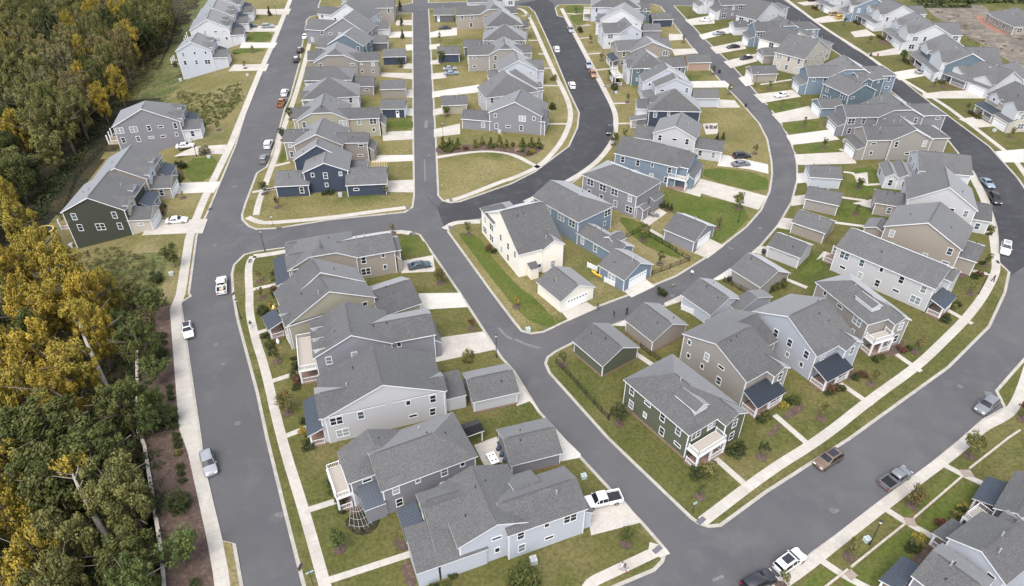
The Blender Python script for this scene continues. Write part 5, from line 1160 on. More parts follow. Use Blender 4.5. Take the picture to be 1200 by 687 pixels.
for s,H,kd,f,lk,wh in [
 ('v245,150',4,'dark','full','dark green street tree','behind the orange pickup'),('v190,295',4,'dark','full','dark green street tree','above the two cars parked by the navy corner house'),('f40,222',3.8,'green','full','green street tree','at the corner left of the navy corner house'),
 ('f102,285',3.2,'red','sap','dark red sapling','on the lawn at the left end of the navy corner house'),('f607,222',2.6,'rust','full','rust coloured small tree','at the garage end of the navy corner house'),
 ('q97,110',3.6,'dark','cone','small dark conifer','on the west side lawn near the top of the main street'),('q440,165',3,'green','sap','green sapling','at the corner by the white edged house'),
 ('q1010,72',4,'dark','cone','dark slender conifer','beside the alley opposite the tall grey block end house'),('q1020,178',3.2,'dark','cone','dark slender conifer','on the alley lawn below the tall grey block end house'),('q1027,268',3.2,'dark','cone','dark slender conifer','on the alley lawn by the dark brown garage'),('q1012,470',3.6,'dark','full','dark small tree','at the corner of the bright blue garage'),
 ('r150,290',3.6,'olive','sap','slim olive tree','on the lawn by the dark parked car on the alley'),('r158,440',4.6,'green','full','leafy green tree','at the corner of the black navy garage'),('b890,545',3.6,'green','full','leafy green tree','against the tan block garage'),
 ('c75,95',3,'green','sap','green sapling','on the first lawn left of the curved street'),('c195,375',2,'rust','bush','rust shrub','on the lawn left of the curved street midway'),('c190,510',2,'dark','bush','dark shrub','at the porch of the grey house by the triangle lawn'),
 ('c300,62',3,'green','sap','thin green sapling','on the first lawn right of the curved street'),('c320,150',2.4,'dark','bush','dark bush','on the second lawn right of the curved street'),('c368,200',3.4,'green','sap','green sapling','on the third lawn right of the curved street'),('c418,285',3.4,'green','sap','light green sapling','in front of the stepped white house'),('c455,375',4,'bright','sap','yellow green sapling','in front of the tan crossing gable house'),('c488,390',2.0,'dark','bush','dark round bush','below the teal balcony house'),('c478,420',2.2,'dark','bush','dark bush','at the foot of the teal balcony'),('c540,480',3.2,'olive','sap','olive sapling','before the pale double gable house'),('c528,650',3.4,'bright','sap','yellow green sapling','before the grey gabled house with the square patio'),('c475,680',4.2,'green','full','green tree','on the inner kerb of the dark curve'),
 ('g1055,290',4.4,'olive','full','olive tree in a stone ring','on the green lawn below the balcony house'),('g963,385',3.4,'olive','sap','olive sapling in a stone ring','beside the grey garage on the green lawn'),('g612,438',4.6,'olive','full','grey green tree','inside the black fence by the patio'),('g692,550',3.8,'green','sap','green sapling','inside the black fence near the blue garage'),
 ('g708,285',1.8,'dark','cone','small dark conifer','first of three beside the back porch patio'),('g727,292',1.8,'dark','cone','small dark conifer','middle of three beside the back porch patio'),('g744,298',1.8,'dark','cone','small dark conifer','last of three beside the back porch patio'),
 ('w1077,445',2.2,'dark','cone','dark conical shrub','left of two by the square patio'),('w1117,440',2.2,'dark','cone','dark conical shrub','right of two by the square patio'),('f993,410',3.6,'bright','sap','light green sapling','on the corner lawn before the cream house'),('k22,62',2.6,'yellow','sap','yellow sapling','on the lawn corner below the cream house'),
 ('s840,298',3,'green','sap','green sapling','between two drives on the upper curved alley'),('s1050,520',3.2,'green','sap','green young tree','at the brown garage by the alley'),('s1165,660',3.6,'olive','sap','olive young tree','near the alley below the brown garage'),('t608,630',3.4,'bright','sap','yellow green sapling','beside the tan detached garage'),('x210,222',3,'olive','sap','thin olive sapling','on the lawn below the large blue house'),('x372,355',3.4,'olive','sap','tall thin sapling','on the lawn of the teal stepped house'),('x510,500',3.4,'bright','sap','yellowish sapling','on the lawn of the grey open garage house'),('x25,540',3,'olive','sap','olive sapling','on the inner lawn opposite the greige house'),
 ('h422,195',3.2,'green','full','dark leafy shrub tree','by the round patio behind the garage row'),('h412,320',3.2,'bright','sap','light green sapling','behind the tan third garage'),
 ('u335,432',4.4,'bright','full','yellow green tree','on the lawn between drives by the teal stone house'),('u112,300',3,'green','sap','green sapling','before the white porch house'),('u560,612',3.4,'olive','sap','olive sapling','before the white columned house'),('S250,230',2.8,'green','sap','small thin sapling','before the tan edge house'),('S640,470',3.4,'olive','sap','olive sapling','on the rightmost lawn beyond the outer street'),('d355,118',3.6,'bright','sap','yellow tinged sapling','by the far blue house'),
 ('h1015,555',3.4,'bright','sap','yellow green sapling','before the brown double window house'),('h948,690',3.4,'olive','sap','olive young tree','before the long off white house'),('l690,275',4.2,'rust','sap','red and green young tree','before the greige balcony house'),('l483,425',3.6,'olive','sap','olive young tree','before the white house with a black porch roof'),('l250,585',3.6,'olive','sap','olive young tree','before the beige house with a black porch roof'),('o880,268',3,'bright','sap','small pale green sapling','on the corner lawn before the sage green house'),('o1168,85',3.6,'dark','sap','dark green young tree','right of the sage green house path'),('k500,610',4.6,'dark','full','dark green tree','against the back corner of the sage green house'),('k237,335',3.4,'bright','sap','light green sapling','inside the fence by the sage green garage'),
 ('p672,312',4.4,'mixed','full','red and green young tree','opposite the dark grey pickup'),('p378,550',4.2,'olive','sap','yellow olive young tree','beside the lamp post in the lower right'),('p940,80',5,'olive','full','full olive tree','on the lawn above the charcoal corner house'),('l1190,590',4.4,'red','full','dark red tree','at the right edge beside the grey parked car'),('p62,690',3.4,'pale','sap','pale yellow young tree','at the bottom edge by the white parked car'),
 ('n392,515',4,'bright','full','bright green tree','on the lawn between the spider web house and the large white house'),('j150,560',4.8,'mixed','full','purple topped green tree','before the broad white gable house'),('j100,320',3.2,'green','sap','green sapling','before the house with three dormers'),('f20,630',3,'rust','sap','brownish sapling','on the lawn before the tan corner house'),('T475,110',3,'rust','sap','brown bare sapling','before the green khaki house'),
 ('o530,490',3.4,'green','full','green small tree','on the lawn below the white pickup'),('o60,680',3.6,'green','bush','large green bush','under the wall of the large white end house'),('j1010,165',2.6,'red','sap','dark red sapling','on the lawn by the rear drive of the house with three dormers'),('f865,640',4.2,'mixed','full','bronze green tree','in the bed below the dark teal car'),('f640,405',2.6,'olive','sap','olive sapling','at the alley corner of the tan corner house'),('j990,310',2.2,'olive','bush','tall olive shrub','below the lamp post on the straight alley'),
 ('e850,100',2.6,'dark','bush','large dark round shrub','by the stairs north of the olive house'),('e858,240',2,'yellow','sap','small yellow sapling','on the lawn of the dark olive house'),('B690,520',2.6,'pale','bush','pale grey bush','beside the utility box at the grey house drive'),('a1025,610',3,'green','sap','small green tree','on the lawn of the vacant slope'),('A825,530',2.8,'olive','sap','thin olive sapling','before the tall white end house'),('O558,345',2.8,'rust','sap','bare rusty sapling','beside the drive of the tall white end house'),
 ('T505,320',2.0,'dark','bush','wide dark shrub','on the lawn before the green khaki house'),('T640,270',1.8,'yellow','bush','bright yellow shrub','by the path of the green khaki house'),('k700,5',2,'dark','bush','dark hedge shrub','in the fenced yard beside the pale garage'),('G790,280',2.4,'green','bush','spreading green shrub','behind the greige garage'),('G740,300',2.0,'green','bush','spreading green shrub','at the corner of the greige garage')]:
    if wh.startswith('near ') : wh=None
    pl(s,H,kd,f,lk,wh)
for k,(x,y,kd,H,lk) in enumerate([(145,325,'dark',3.4,'dark conifer at the left end of the triangle lawn bed'),(200,318,'dark',3.0,'second dark conifer in the triangle lawn bed'),(232,333,'dark',2.8,'third dark conifer in the triangle lawn bed'),(275,325,'dark',3.2,'fourth dark conifer in the triangle lawn bed'),(430,322,'olive',3,'olive cone tree by the first bench'),(490,298,'olive',2.8,'taller olive cone tree right of the first bench'),(565,322,'dark',3.2,'dark conifer midway along the triangle lawn bed'),(640,305,'olive',3.4,'tall olive tree midway along the triangle lawn bed'),(700,322,'olive',2.8,'olive cone tree left of the second bench'),(845,322,'dark',3,'dark conifer above the second bench'),(925,315,'dark',3,'dark conifer right of the second bench'),(985,328,'dark',3.2,'last dark conifer at the right end of the bed')]):
    plant((500+x/7.5,130+y/7.5),H*.9,{'dark':'green'}.get(kd,kd),'cone',lk,'under the long grey wall' if k%2 else 'behind the curved path',ring=False,rad=H*.38)
for x,y,kd,lk in ((165,362,'green','low green shrub left of the first bench'),(210,362,'bright','low bright shrub beside the first bench'),(755,312,'red','small red shrub in the triangle lawn bed'),(345,342,'red','tiny red shrub right of the first bench'),(840,362,'bright','low yellow green shrub by the second bench'),(897,385,'green','low green shrub at the right of the bed'),(925,372,'yellow','low yellow shrub at the right of the bed')):
    plant((500+x/7.5,130+y/7.5),1.3,kd,'bush',lk,'along the curved path',ring=False)
# shrubs in the beds in front of the porches
def bedshrubs(h,side,xs,off,kinds=('dark','green','olive'),H=(.9,1.5)):
    v=h.vols[0]
    for k,t in enumerate(xs):
        if side=='E': q=h.glo(v['x1']+off+rnd.uniform(-.3,.3),t)
        elif side=='W': q=h.glo(v['x0']-off+rnd.uniform(-.3,.3),t)
        elif side=='S': q=h.glo(t,v['y0']-off+rnd.uniform(-.3,.3))
        else: q=h.glo(t,v['y1']+off)
        kd=kinds[k%len(kinds)]; Hh=rnd.uniform(*H); b=empty('shrub',q,rnd.uniform(0,6),None,'shrub','shrubs in the beds at the house fronts')
        c=link('crown',smesh(kd,'bush',k%2),b); c.scale=(Hh*.75,Hh*.75,Hh*.62); c.location=(0,0,Hh*.4)
        b['label']={'dark':'dark green','green':'leafy green','olive':'olive','red':'red leaved','yellow':'yellow green'}[kd]+' shrub in the bed beside '+h.short
        USED.setdefault(b['label'],[]).append(b)
bedshrubs(r1,'E',(-.3,1.5,7.2,8.6),3.3,('dark','olive','dark','dark'),(1.2,2.2)); bedshrubs(r2,'E',(.5,2,6,7.5,8.5),3.8,('dark','green','yellow')); bedshrubs(r3,'E',(.3,1.6,3,7.4,8.8),3.8,('dark','red','dark')); bedshrubs(r4,'E',(.5,2,6.8,8.3),3.2,('dark','green','red')); bedshrubs(r5,'E',(0,1.4,5.6,7),3.3,('dark','dark','olive')); bedshrubs(r6,'E',(1,2.4,7.5),4.2,('dark','red')); bedshrubs(r7,'E',(1,3,6),4.3,('dark','olive'))
bedshrubs(b1,'W',(.5,2,6,7.5),3.6,('dark','red','olive')); bedshrubs(b2,'W',(1,2.3,3.6,6),3.4,('dark','dark','green')); bedshrubs(b3,'W',(-.2,1.5,3,5,7.5),3.6,('dark','red','green','dark')); bedshrubs(b4,'W',(.2,2,4,6),3.2,('dark','olive','yellow')); bedshrubs(b5,'W',(3.5,5,7.2,8.8),5.2,('dark','dark','green')); bedshrubs(b6,'W',(-3,-1.5,1.5,3),1.2,('dark','green','dark'))
bedshrubs(b6,'S',(2,3.2),1.0,('dark','green')); bedshrubs(a1,'S',(4.5,6),.9,('dark','dark')); bedshrubs(m1,'W',(D_ if False else 11,12.2),1.0,('dark','red')); bedshrubs(m4,'S',(2,),.8,('dark',)); bedshrubs(m3,'S',(9,),1.6,('dark',))
bedshrubs(w1,'E',(6.8,8.2,9.8,11),3.3,('dark','red','green')); bedshrubs(w2,'E',(7,8.6,10.5),3.4,('dark','dark','green')); bedshrubs(w3,'E',(7,8.6,10.4),3.2,('dark','green')); bedshrubs(w4,'E',(7,8.5),3.0,('dark','green')); bedshrubs(w4,'W',(2,4),2.0,('dark','olive')); bedshrubs(s1,'W',(-.5,.8,1.6,6.3),2.6,('dark','olive','yellow','red'),(1.0,1.6)); bedshrubs(s2,'W',(.6,1.8,2.6),2.4,('olive','dark','yellow'),(1.1,1.8))
for h_ in HOUSES:
    if h_.root.get('group')==GN: bedshrubs(h_,'S',(.8,2.4,4),3.2,('dark','red','green'))

# ------------------------------------------------------------------ vehicles
def car_shape(kind):
    if kind=='sedan': st=[(-2.38,.62,.66),(-2.3,.88,.92),(-1.7,.97,1.02),(-1.0,.97,1.36),(-.5,.96,1.44),(.25,.95,1.42),(1.05,.95,1.0),(1.8,.86,.9),(2.25,.74,.78),(2.4,.52,.56)]; g=(2,6); w=.92
    elif kind=='suv': st=[(-2.36,.75,.8),(-2.3,1.02,1.08),(-2.1,1.05,1.52),(-1.85,1.06,1.7),(-.6,1.05,1.76),(.25,1.04,1.71),(1.05,1.03,1.1),(1.85,.96,1.0),(2.28,.84,.88),(2.42,.58,.62)]; g=(1,6); w=.97
    elif kind=='hatch': st=[(-2.05,.7,.75),(-2.0,.95,1.0),(-1.75,.98,1.32),(-1.3,.98,1.46),(-.4,.97,1.5),(.3,.96,1.46),(1.1,.96,1.02),(1.7,.88,.92),(2.05,.76,.8),(2.15,.52,.56)]; g=(1,6); w=.9
    else: st=[(-.62,1.08,1.1),(-.55,1.1,1.6),(-.45,1.1,1.78),(.3,1.09,1.82),(.85,1.08,1.76),(1.5,1.07,1.14),(2.3,1.02,1.08),(2.7,.92,.96),(2.85,.62,.66)]; g=(0,5); w=.99
    return st,g,w
CARM={}
def carmesh(kind):
    if kind in CARM: return CARM[kind]
    st,g,w=car_shape(kind); V=[];Fb=[];rows=[]
    for i,(x,b,t) in enumerate(st):
        e=1-.16*(i==0)-.16*(i==len(st)-1)-.04*(i==1)-.05*(i==len(st)-2)
        k=.80 if t>b+.2 else .93
        pr=[(.86*w*e,.24),(w*e,.42),(w*e,b-.12),(.955*w*e,b),(k*w*e*(.98 if t>b+.2 else 1),max(b+.012,t-.07)),(k*w*e*.86,t),(0,t+.02)]
        rows.append([len(V)+j for j in range(13)])
        V+=[(x,y,z) for y,z in pr]+[(x,-y,z) for y,z in pr[-2::-1]]
    Gl=[]
    for i in range(len(rows)-1):
        for j in range(12): 
            Fb.append((rows[i][j],rows[i+1][j],rows[i+1][j+1],rows[i][j+1]))
    Fb.append(tuple(rows[0])); Fb.append(tuple(reversed(rows[-1])))
    body=bpy.data.meshes.new('body'); body.from_pydata(V,[],Fb); bm=bmesh.new(); bm.from_mesh(body)
    bmesh.ops.recalc_face_normals(bm,faces=bm.faces); bmesh.ops.bevel(bm,geom=[e for e in bm.edges if e.calc_face_angle(0)>.5],offset=.035,segments=2,affect='EDGES'); bm.to_mesh(body); bm.free()
    body.polygons.foreach_set('use_smooth',[True]*len(body.polygons))
    # glass: inset panels a finger's width proud of the cabin
    gm=MB()
    def panel(a,b,c,d,i0=.10,off=.014):
        q=[Vector(V[k]) for k in (a,b,c,d)]; ce=sum(q,Vector())/4; n=(q[1]-q[0]).cross(q[3]-q[0]).normalized()
        if n.dot(ce-Vector((0,0,.9)))<0: n=-n
        gm.add([tuple(p.lerp(ce,i0)+n*off) for p in q],[(0,1,2,3)])
    for i in range(g[0],g[1]):
        tall=lambda r: st[r][2]>st[r][1]+.2
        for (j0,j1) in ((3,4),(9,8)):
            a,b=rows[i],rows[i+1]
            if tall(i) or tall(i+1): 
                if tall(i) and tall(i+1): panel(a[j0],b[j0],b[j1],a[j1],.09)
                elif kind!='pickup' or i>1: panel(a[j0],b[j0],b[j1],a[j1],.16)
    # windscreen and rear window follow the curve of the body between the pillars
    for i in range(g[0],g[1]):
        if (st[i][2]>st[i][1]+.2)!=(st[i+1][2]>st[i+1][1]+.2):
            n0=len(gm.v)
            for j in range(4,9):
                p,q=Vector(V[rows[i][j]]),Vector(V[rows[i+1][j]]); o=Vector((.02 if i>2 else -.02,0,.022)); sc_=Vector((1,.93,1))
                gm.v+=[tuple((p.lerp(q,.08)+o)*sc_),tuple((p.lerp(q,.93)+o)*sc_)]
            for j in range(4): gm.f.append((n0+2*j,n0+2*j+1,n0+2*j+3,n0+2*j+2)); gm.m.append(0)
    glass=gm.mesh('window',M_CARGLASS)
    hl=MB(); hl.box(-.16,.06,-.2,.2,-.07,.07); tl=MB(); tl.box(-.05,.1,-.14,.14,-.12,.12)
    wh=MB(); wh.tube([(0,-.12,0),(0,.12,0)],[.34,.34],18); rim=MB(); rim.tube([(0,-.128,0),(0,.128,0)],[.2,.2],12)
    CARM[kind]=dict(st=st,w=w,body=body,glass=glass,hl=hl.mesh('headlight',M_LAMP),tl=tl.mesh('tail_light',M_TAIL),wheel=wh.mesh('wheel',M_TYRE),rim=rim.mesh('rim',M_RIM))
    return CARM[kind]
NCAR=0
PAINT={}
def paint(col):
    k=str(col)
    if k not in PAINT: PAINT[k]=mat('car_paint_'+str(len(PAINT)),col,.28,spec=.6)
    return PAINT[k]
WHITE=(.62,.62,.62);SILV=(.22,.23,.245);GREY=(.13,.135,.145);BLK=(.018,.018,.021);BROWN=(.11,.075,.052);TEALC=(.04,.06,.072);BLUEG=(.17,.22,.26);ORNG=(.23,.115,.055);YEL=(.42,.27,.04);TANC=(.30,.22,.13)
def car(rear,front,kind,col,label,sub=None,roofcol=None,z=None,group='cars parked along the streets and drives'):
    a,b=un(P(rear)[0],.15),un(P(front)[0],.15); c=(a+b)/2; ang=math.atan2(b.y-a.y,b.x-a.x); z=z if z is not None else .02
    M=carmesh(kind); t=empty('pickup_truck' if kind=='pickup' else 'parked_car',(c.x,c.y,z),ang,label,'pickup' if kind=='pickup' else 'car',group)
    me=M['body'].copy(); me.materials.clear(); me.materials.append(paint(col)); link('body',me,t); link('window',M['glass'],t)
    st,w=M['st'],M['w']; x0,x1=st[0][0],st[-1][0]
    if kind=='pickup':
        m=MB(); P_=.99
        m.box(-2.75,-.6,-P_,-P_+.1,.5,1.1); m.box(-2.75,-.6,P_-.1,P_,.5,1.1); m.box(-2.78,-2.68,-P_+.1,P_-.1,.5,1.1); m.box(-2.68,-.6,-P_+.1,P_-.1,.45,.62,1); m.box(-2.75,-.6,-P_+.06,P_-.06,.3,.5)
        m.build('truck_bed',[paint(col),M_BLACK],t); x0=-2.78
        axles=(-1.75,1.85)
    else: axles=(x0+.92,x1-.92)
    for ax in axles:
        for sy in (-1,1):
            wo=link('wheel',M['wheel'],t,(ax,sy*(w-.09),.34)); link('rim',M['rim'],wo)
    for sy in (-1,1):
        link('headlight',M['hl'],t,(x1-.07,sy*w*.62,st[-2][1]-.12)); link('tail_light',M['tl'],t,(x0-.02,sy*w*.72,.82))
        if kind!='x':
            m=MB(); m.box(-.07,.07,-.09,.09,-.06,.07); link('mirror',m.mesh('mirror',paint(col)),t,(.75 if kind!='pickup' else 1.25,sy*(w+.07),1.02))
    if roofcol:
        m=MB(); m.box(-1.4,.05,-.55,.55,0,.015); link('sunroof',m.mesh('sunroof',paint(roofcol)),t,(0,0,{'sedan':1.455,'suv':1.775,'hatch':1.51}.get(kind,1.8)))
    return t
car('_241.5,531','_249.5,560','suv',SILV,'silver grey estate car in the parking bay by the mulch strip',roofcol=SILV); car('_218,378','_223,400','sedan',WHITE,'white saloon in the parking bay beside the evergreen',roofcol=BLK)
wt=car('_260.5,352','_260.5,322','pickup',WHITE,'white pickup with a loaded bed parked by the corner pavement')
m=MB()
for k in range(7): a=rnd.uniform(-2.4,-1); b=rnd.uniform(-.6,.5); m.box(a,a+rnd.uniform(.3,.6),b,b+rnd.uniform(.25,.5),.62,.62+rnd.uniform(.3,.75),k%2)
ld=m.build('cargo',[mat('tan_cargo',(.40,.31,.18),.8),mat('grey_cargo',(.45,.45,.44),.7)]); ld.matrix_world=wt.matrix_basis.copy(); tag(ld,'tan and grey boxes piled in the white pickup bed','cargo','cargo in the pickup')
car('v80,355','v98,312','suv',WHITE,'white car parked behind the grey one by the navy corner house'); car('v50,460','v72,412','suv',GREY,'grey car parked nearest the navy corner house on the main street')
car('q196,678','q212,640','suv',WHITE,'white van like car parked next to the orange pickup'); car('v170,62','v192,25','pickup',ORNG,'orange pickup with pale roof on the main street')
car('q300,382','q322,340','suv',BLK,'dark car, upper of the black pair on the main street',roofcol=SILV); car('q275,452','q297,402','suv',BLK,'black car, lower of the black pair on the main street',roofcol=WHITE)
car('q350,235','q368,198','suv',GREY,'dark car furthest up the main street with a white car below'); car('q336,280','q356,245','sedan',WHITE,'white low car furthest up the main street')
car('A745,275','A872,270','suv',TEALC,'dark teal car on the drive of the second white house'); car('A930,280','A1030,275','suv',SILV,'silver car by the pavement on the drive of the second white house')
car('e775,356','e883,348','sedan',WHITE,'white saloon on the drive of the dark olive house'); car('B502,478','B614,468','sedan',WHITE,'white saloon on the drive of the grey house by the overgrown slope')
car('r145,208','r232,202','sedan',BLK,'black saloon on the drive of the tall tan house'); car('r168,492','r275,486','sedan',SILV,'silver blue car, further of the pair on the alley drive'); car('r178,524','r287,518','sedan',BLUEG,'blue grey car, nearer of the pair on the alley drive')
car('f712,572','f820,555','sedan',TEALC,'dark teal saloon on the rear drive of the tan corner house')
car('r1058,196','r1076,238','pickup',SILV,'pale pickup high on the right side of the dark curved street'); car('r980,376','r958,334','suv',WHITE,'white car by the left kerb of the dark curved street, the upper one'); car('r1090,636','r1062,580','suv',WHITE,'silver white car by the left kerb of the dark curved street, the lower one')
car('s168,445','s186,490','suv',SILV,'silver car parked just above the orange pickup on the curve'); car('s200,510','s216,545','pickup',ORNG,'rusty orange pickup on the right side of the dark curved street'); car('w330,362','w322,412','suv',BLK,'black car alone at the bend of the dark curved street')
car('t205,145','t122,150','sedan',WHITE,'white car on the drive of the dark grey top house'); car('t300,238','t208,246','sedan',SILV,'silver car on the drive by the low white garage wing'); car('t402,332','t305,340','sedan',BLK,'black car on the drive of the blue house with the white garage'); car('t492,405','t396,422','sedan',BLK,'black and white car on the drive of the white and tan house',roofcol=WHITE); car('x265,130','x165,146','sedan',WHITE,'white car on the drive of the large blue house')
car('g1025,54','g1122,46','suv',BLK,'black car, further of the pair on the drive below the grey gabled house'); car('g1022,92','g1118,82','sedan',GREY,'dark grey car, nearer of the pair on the drive below the grey gabled house')
car('d180,8','d242,4','suv',BLK,'black car at the top of the outer street'); car('d275,75','d338,68','suv',TANC,'old tan car on the drive of the far blue house'); car('d305,92','d368,82','suv',YEL,'yellow car on the drive of the far blue house')
car('u430,518','u528,508','sedan',SILV,'silver saloon on the drive of the teal stone house')
car('h1005,160','h1040,194','sedan',BLUEG,'blue grey car parked first on the dark outer street'); car('h1044,228','h1076,276','suv',BLK,'black car parked second on the dark outer street'); car('h1112,452','h1104,516','suv',WHITE,'white car parked alone at the outer street bend',roofcol=SILV)
car('l1060,500','l975,568','suv',GREY,'dark grey car parked at the kerb bump on the right'); car('p332,72','p224,138','suv',BROWN,'brown car driving on the wide lower street',roofcol=BLK); car('p532,232','p652,152','pickup',GREY,'dark grey pickup parked on the wide lower street'); car('p28,630','p165,532','suv',WHITE,'white car with a dark roof panel at the bottom of the wide street',roofcol=BLK); car('o1090,705','o1210,645','suv',BLK,'black car cut by the bottom edge')
car('o500,278','o345,312','pickup',WHITE,'white pickup with a black bed on the drive of the large white end house',z=.16)

# ------------------------------------------------------------------ people
SKIN=mat('skin',(.33,.19,.13),.6)
def person(px,face,shirt,trous,hair,label,H=1.74,stride=.22,skirt=False,armout=0.12,group='people walking'):
    p=un(P(px)[0] if isinstance(px,str) else px,.15); s=H/1.74
    t=empty('person',(p.x,p.y,.14),face,label,'person',group)
    bm=bmesh.new(); sk=[]
    def v(x,y,z,r): k=bm.verts.new((x*s,y*s,z*s)); sk.append(r*s); return k
    pel=v(0,0,.95,.13); ch=v(0,0,1.22,.145); nk=v(0,0,1.46,.06); hd=v(.02,0,1.60,.098); tp=v(.02,0,1.69,.075); E_=[(pel,ch),(ch,nk),(nk,hd),(hd,tp)]
    nose=v(.115,0,1.59,.018); E_.append((hd,nose))
    for sy in (-1,1):
        st=stride*sy
        h=v(0,.1*sy,.9,.095); kn=v(st*.55+.03,.1*sy,.5,.062); an=v(st-.05*(st<0),.1*sy,.09,.042); to=v(st+.15,.11*sy,.04,.036); E_+=[(pel,h),(h,kn),(kn,an),(an,to)]
        sh=v(0,.18*sy,1.40,.062); el=v(-st*.5,.18*sy+armout*.6*sy,1.13,.046); wr=v(-st*.9+.06,.18*sy+armout*sy,.90,.031); E_+=[(ch,sh),(sh,el),(el,wr)]
        pm=v(-st*.9+.08,.18*sy+armout*sy,.83,.034); E_.append((wr,pm))
        for f in range(4): q=v(-st*.9+.05+.028*f,.18*sy+armout*sy-.004*f*sy,.755+.01*abs(f-1.5),.0095); q2=v(-st*.9+.062+.026*f,.17*sy+armout*sy-.01*sy,.725+.012*abs(f-1.5),.0085); E_+=[(pm,q),(q,q2)]
        th=v(-st*.9+.13,.18*sy+armout*sy-.02*sy,.79,.011); E_.append((pm,th))
        ear=v(.01,.1*sy,1.6,.018); E_.append((hd,ear))
    for a,b in E_: bm.edges.new((a,b))
    me=bpy.data.meshes.new('body'); bm.to_mesh(me); bm.free()
    o=bpy.data.objects.new('body',me); C.objects.link(o)
    mod=o.modifiers.new('skin','SKIN'); 
    if not me.skin_vertices: me.attributes
    for k,r in enumerate(sk): me.skin_vertices[0].data[k].radius=(r,r)
    me.skin_vertices[0].data[0].use_root=True
    sub=o.modifiers.new('sub','SUBSURF'); sub.levels=1; sub.render_levels=1
    dg=bpy.context.evaluated_depsgraph_get(); m2=bpy.data.meshes.new_from_object(o.evaluated_get(dg)); bpy.data.objects.remove(o)
    m2.name='body'; m2.materials.clear(); m2.materials.append(SKIN); link('body',m2,t)
    def cloth(name,col,sel,off):
        bm=bmesh.new(); bm.from_mesh(m2); bm.normal_update()
        bmesh.ops.delete(bm,geom=[f for f in bm.faces if not sel(f.calc_center_median()/s)],context='FACES')
        for vv in bm.verts: vv.co+=vv.normal*off
        me=bpy.data.meshes.new(name); bm.to_mesh(me); bm.free(); me.materials.append(mat('cloth_'+str(col),col,.85)); link(name,me,t)
    cloth('shirt',shirt,lambda c: .93<c.z<1.47 and (abs(c.y)<.2 or c.z>1.12),.022)
    cloth('trousers',trous,lambda c: (c.z<.97 and c.z>(.52 if skirt else .1) and abs(c.y)<.2),.018)
    cloth('shoes',(.03,.03,.03),lambda c: c.z<.1,.012)
    cloth('hair',hair,lambda c: c.z>1.57 and (c.x<.03 or c.z>1.66) and abs(c.y)<.13,.02)
    e=MB()
    for sy in (-1,1): e.box(.1*s,.112*s,(sy*.035-.012)*s,(sy*.035+.012)*s,1.62*s,1.635*s)
    e.box(.1*s,.11*s,-.025*s,.025*s,1.535*s,1.545*s,1); e.build('face_features',[M_BLACK,mat('lips',(.25,.09,.08),.6)],t)
    return t
person('_728.6,667.5',2.6,(.6,.62,.66),(.42,.43,.46),(.03,.02,.015),'adult in white top and pale trousers walking on the lower pavement')
person('_732,671',2.6,(.05,.03,.03),(.05,.05,.055),(.02,.015,.012),'adult in dark top striding beside the one in white') if False else None
person('_735.5,671.5',2.6,(.6,.58,.56),(.35,.12,.12),(.03,.02,.015),'small child in white top on the lower pavement edge',H=1.15)
person('_731.5,668.5',2.6,(.10,.05,.045),(.36,.37,.40),(.02,.015,.012),'dark topped walker striding between the adult in white and the child',stride=.3,H=1.6)
person('_700,363.5',.3,(.06,.055,.05),(.13,.13,.13),(.015,.012,.01),'walker in brown grey at the kerb by the cream garage drive'); person('_719,372',.3,(.03,.028,.022),(.03,.03,.02),(.015,.012,.01),'walker in dark top and bare legs in the middle of the alley',skirt=True); person('_734.2,368.5',.3,(.012,.012,.014),(.012,.012,.014),(.01,.01,.01),'walker all in black on the alley, furthest right of three')
person('_810.4,324',-2.4,(.72,.74,.76),(.02,.022,.03),(.03,.02,.015),'walker in a white shirt and black shorts on the curved alley',skirt=True)
person('_1163,330',-1.4,(.02,.02,.02),(.025,.03,.03),(.01,.01,.01),'walker in black on the outer street pavement beside the lamp'); person('_294.8,384',1.6,(.02,.02,.022),(.42,.42,.42),(.015,.012,.01),'walker in a black top on the main street pavement')
person('_317.7,360.5',-.6,(.015,.015,.015),(.015,.015,.015),(.01,.01,.01),'dark figure standing on the lawn beside the yellow yard ornament')
def dog(px,face,label):
    p=un(P(px)[0],.15); t=empty('dog',(p.x,p.y,.02),face,label,'dog'); bm=bmesh.new(); sk=[]
    def v(x,y,z,r): sk.append(r); return bm.verts.new((x,y,z))
    hip=v(-.28,0,.46,.11); ch=v(.2,0,.47,.14); nk=v(.36,0,.58,.075); hd=v(.46,0,.66,.075); mz=v(.58,0,.62,.04); E_=[(hip,ch),(ch,nk),(nk,hd),(hd,mz)]
    t1=v(-.42,0,.52,.03); t2=v(-.52,0,.62,.018); E_+=[(hip,t1),(t1,t2)]
    for sy in (-1,1):
        a=v(-.26,.09*sy,.36,.06); b=v(-.34,.09*sy,.2,.03); c=v(-.3,.09*sy,.02,.028); d=v(.2,.09*sy,.34,.05); e=v(.21,.09*sy,.18,.03); f=v(.22,.09*sy,.02,.028); g_=v(.43,.06*sy,.74,.02); E_+=[(hip,a),(a,b),(b,c),(ch,d),(d,e),(e,f),(hd,g_)]
    for a,b in E_: bm.edges.new((a,b))
    me=bpy.data.meshes.new('body'); bm.to_mesh(me); bm.free(); o=bpy.data.objects.new('body',me); C.objects.link(o); o.modifiers.new('skin','SKIN')
    for k,r in enumerate(sk): me.skin_vertices[0].data[k].radius=(r,r)
    me.skin_vertices[0].data[0].use_root=True; o.modifiers.new('sub','SUBSURF').levels=1
    dg=bpy.context.evaluated_depsgraph_get(); m2=bpy.data.meshes.new_from_object(o.evaluated_get(dg)); bpy.data.objects.remove(o); m2.materials.clear(); m2.materials.append(mat('dog_fur',(.20,.15,.10),.9,var=.3,vscale=5)); link('body',m2,t)
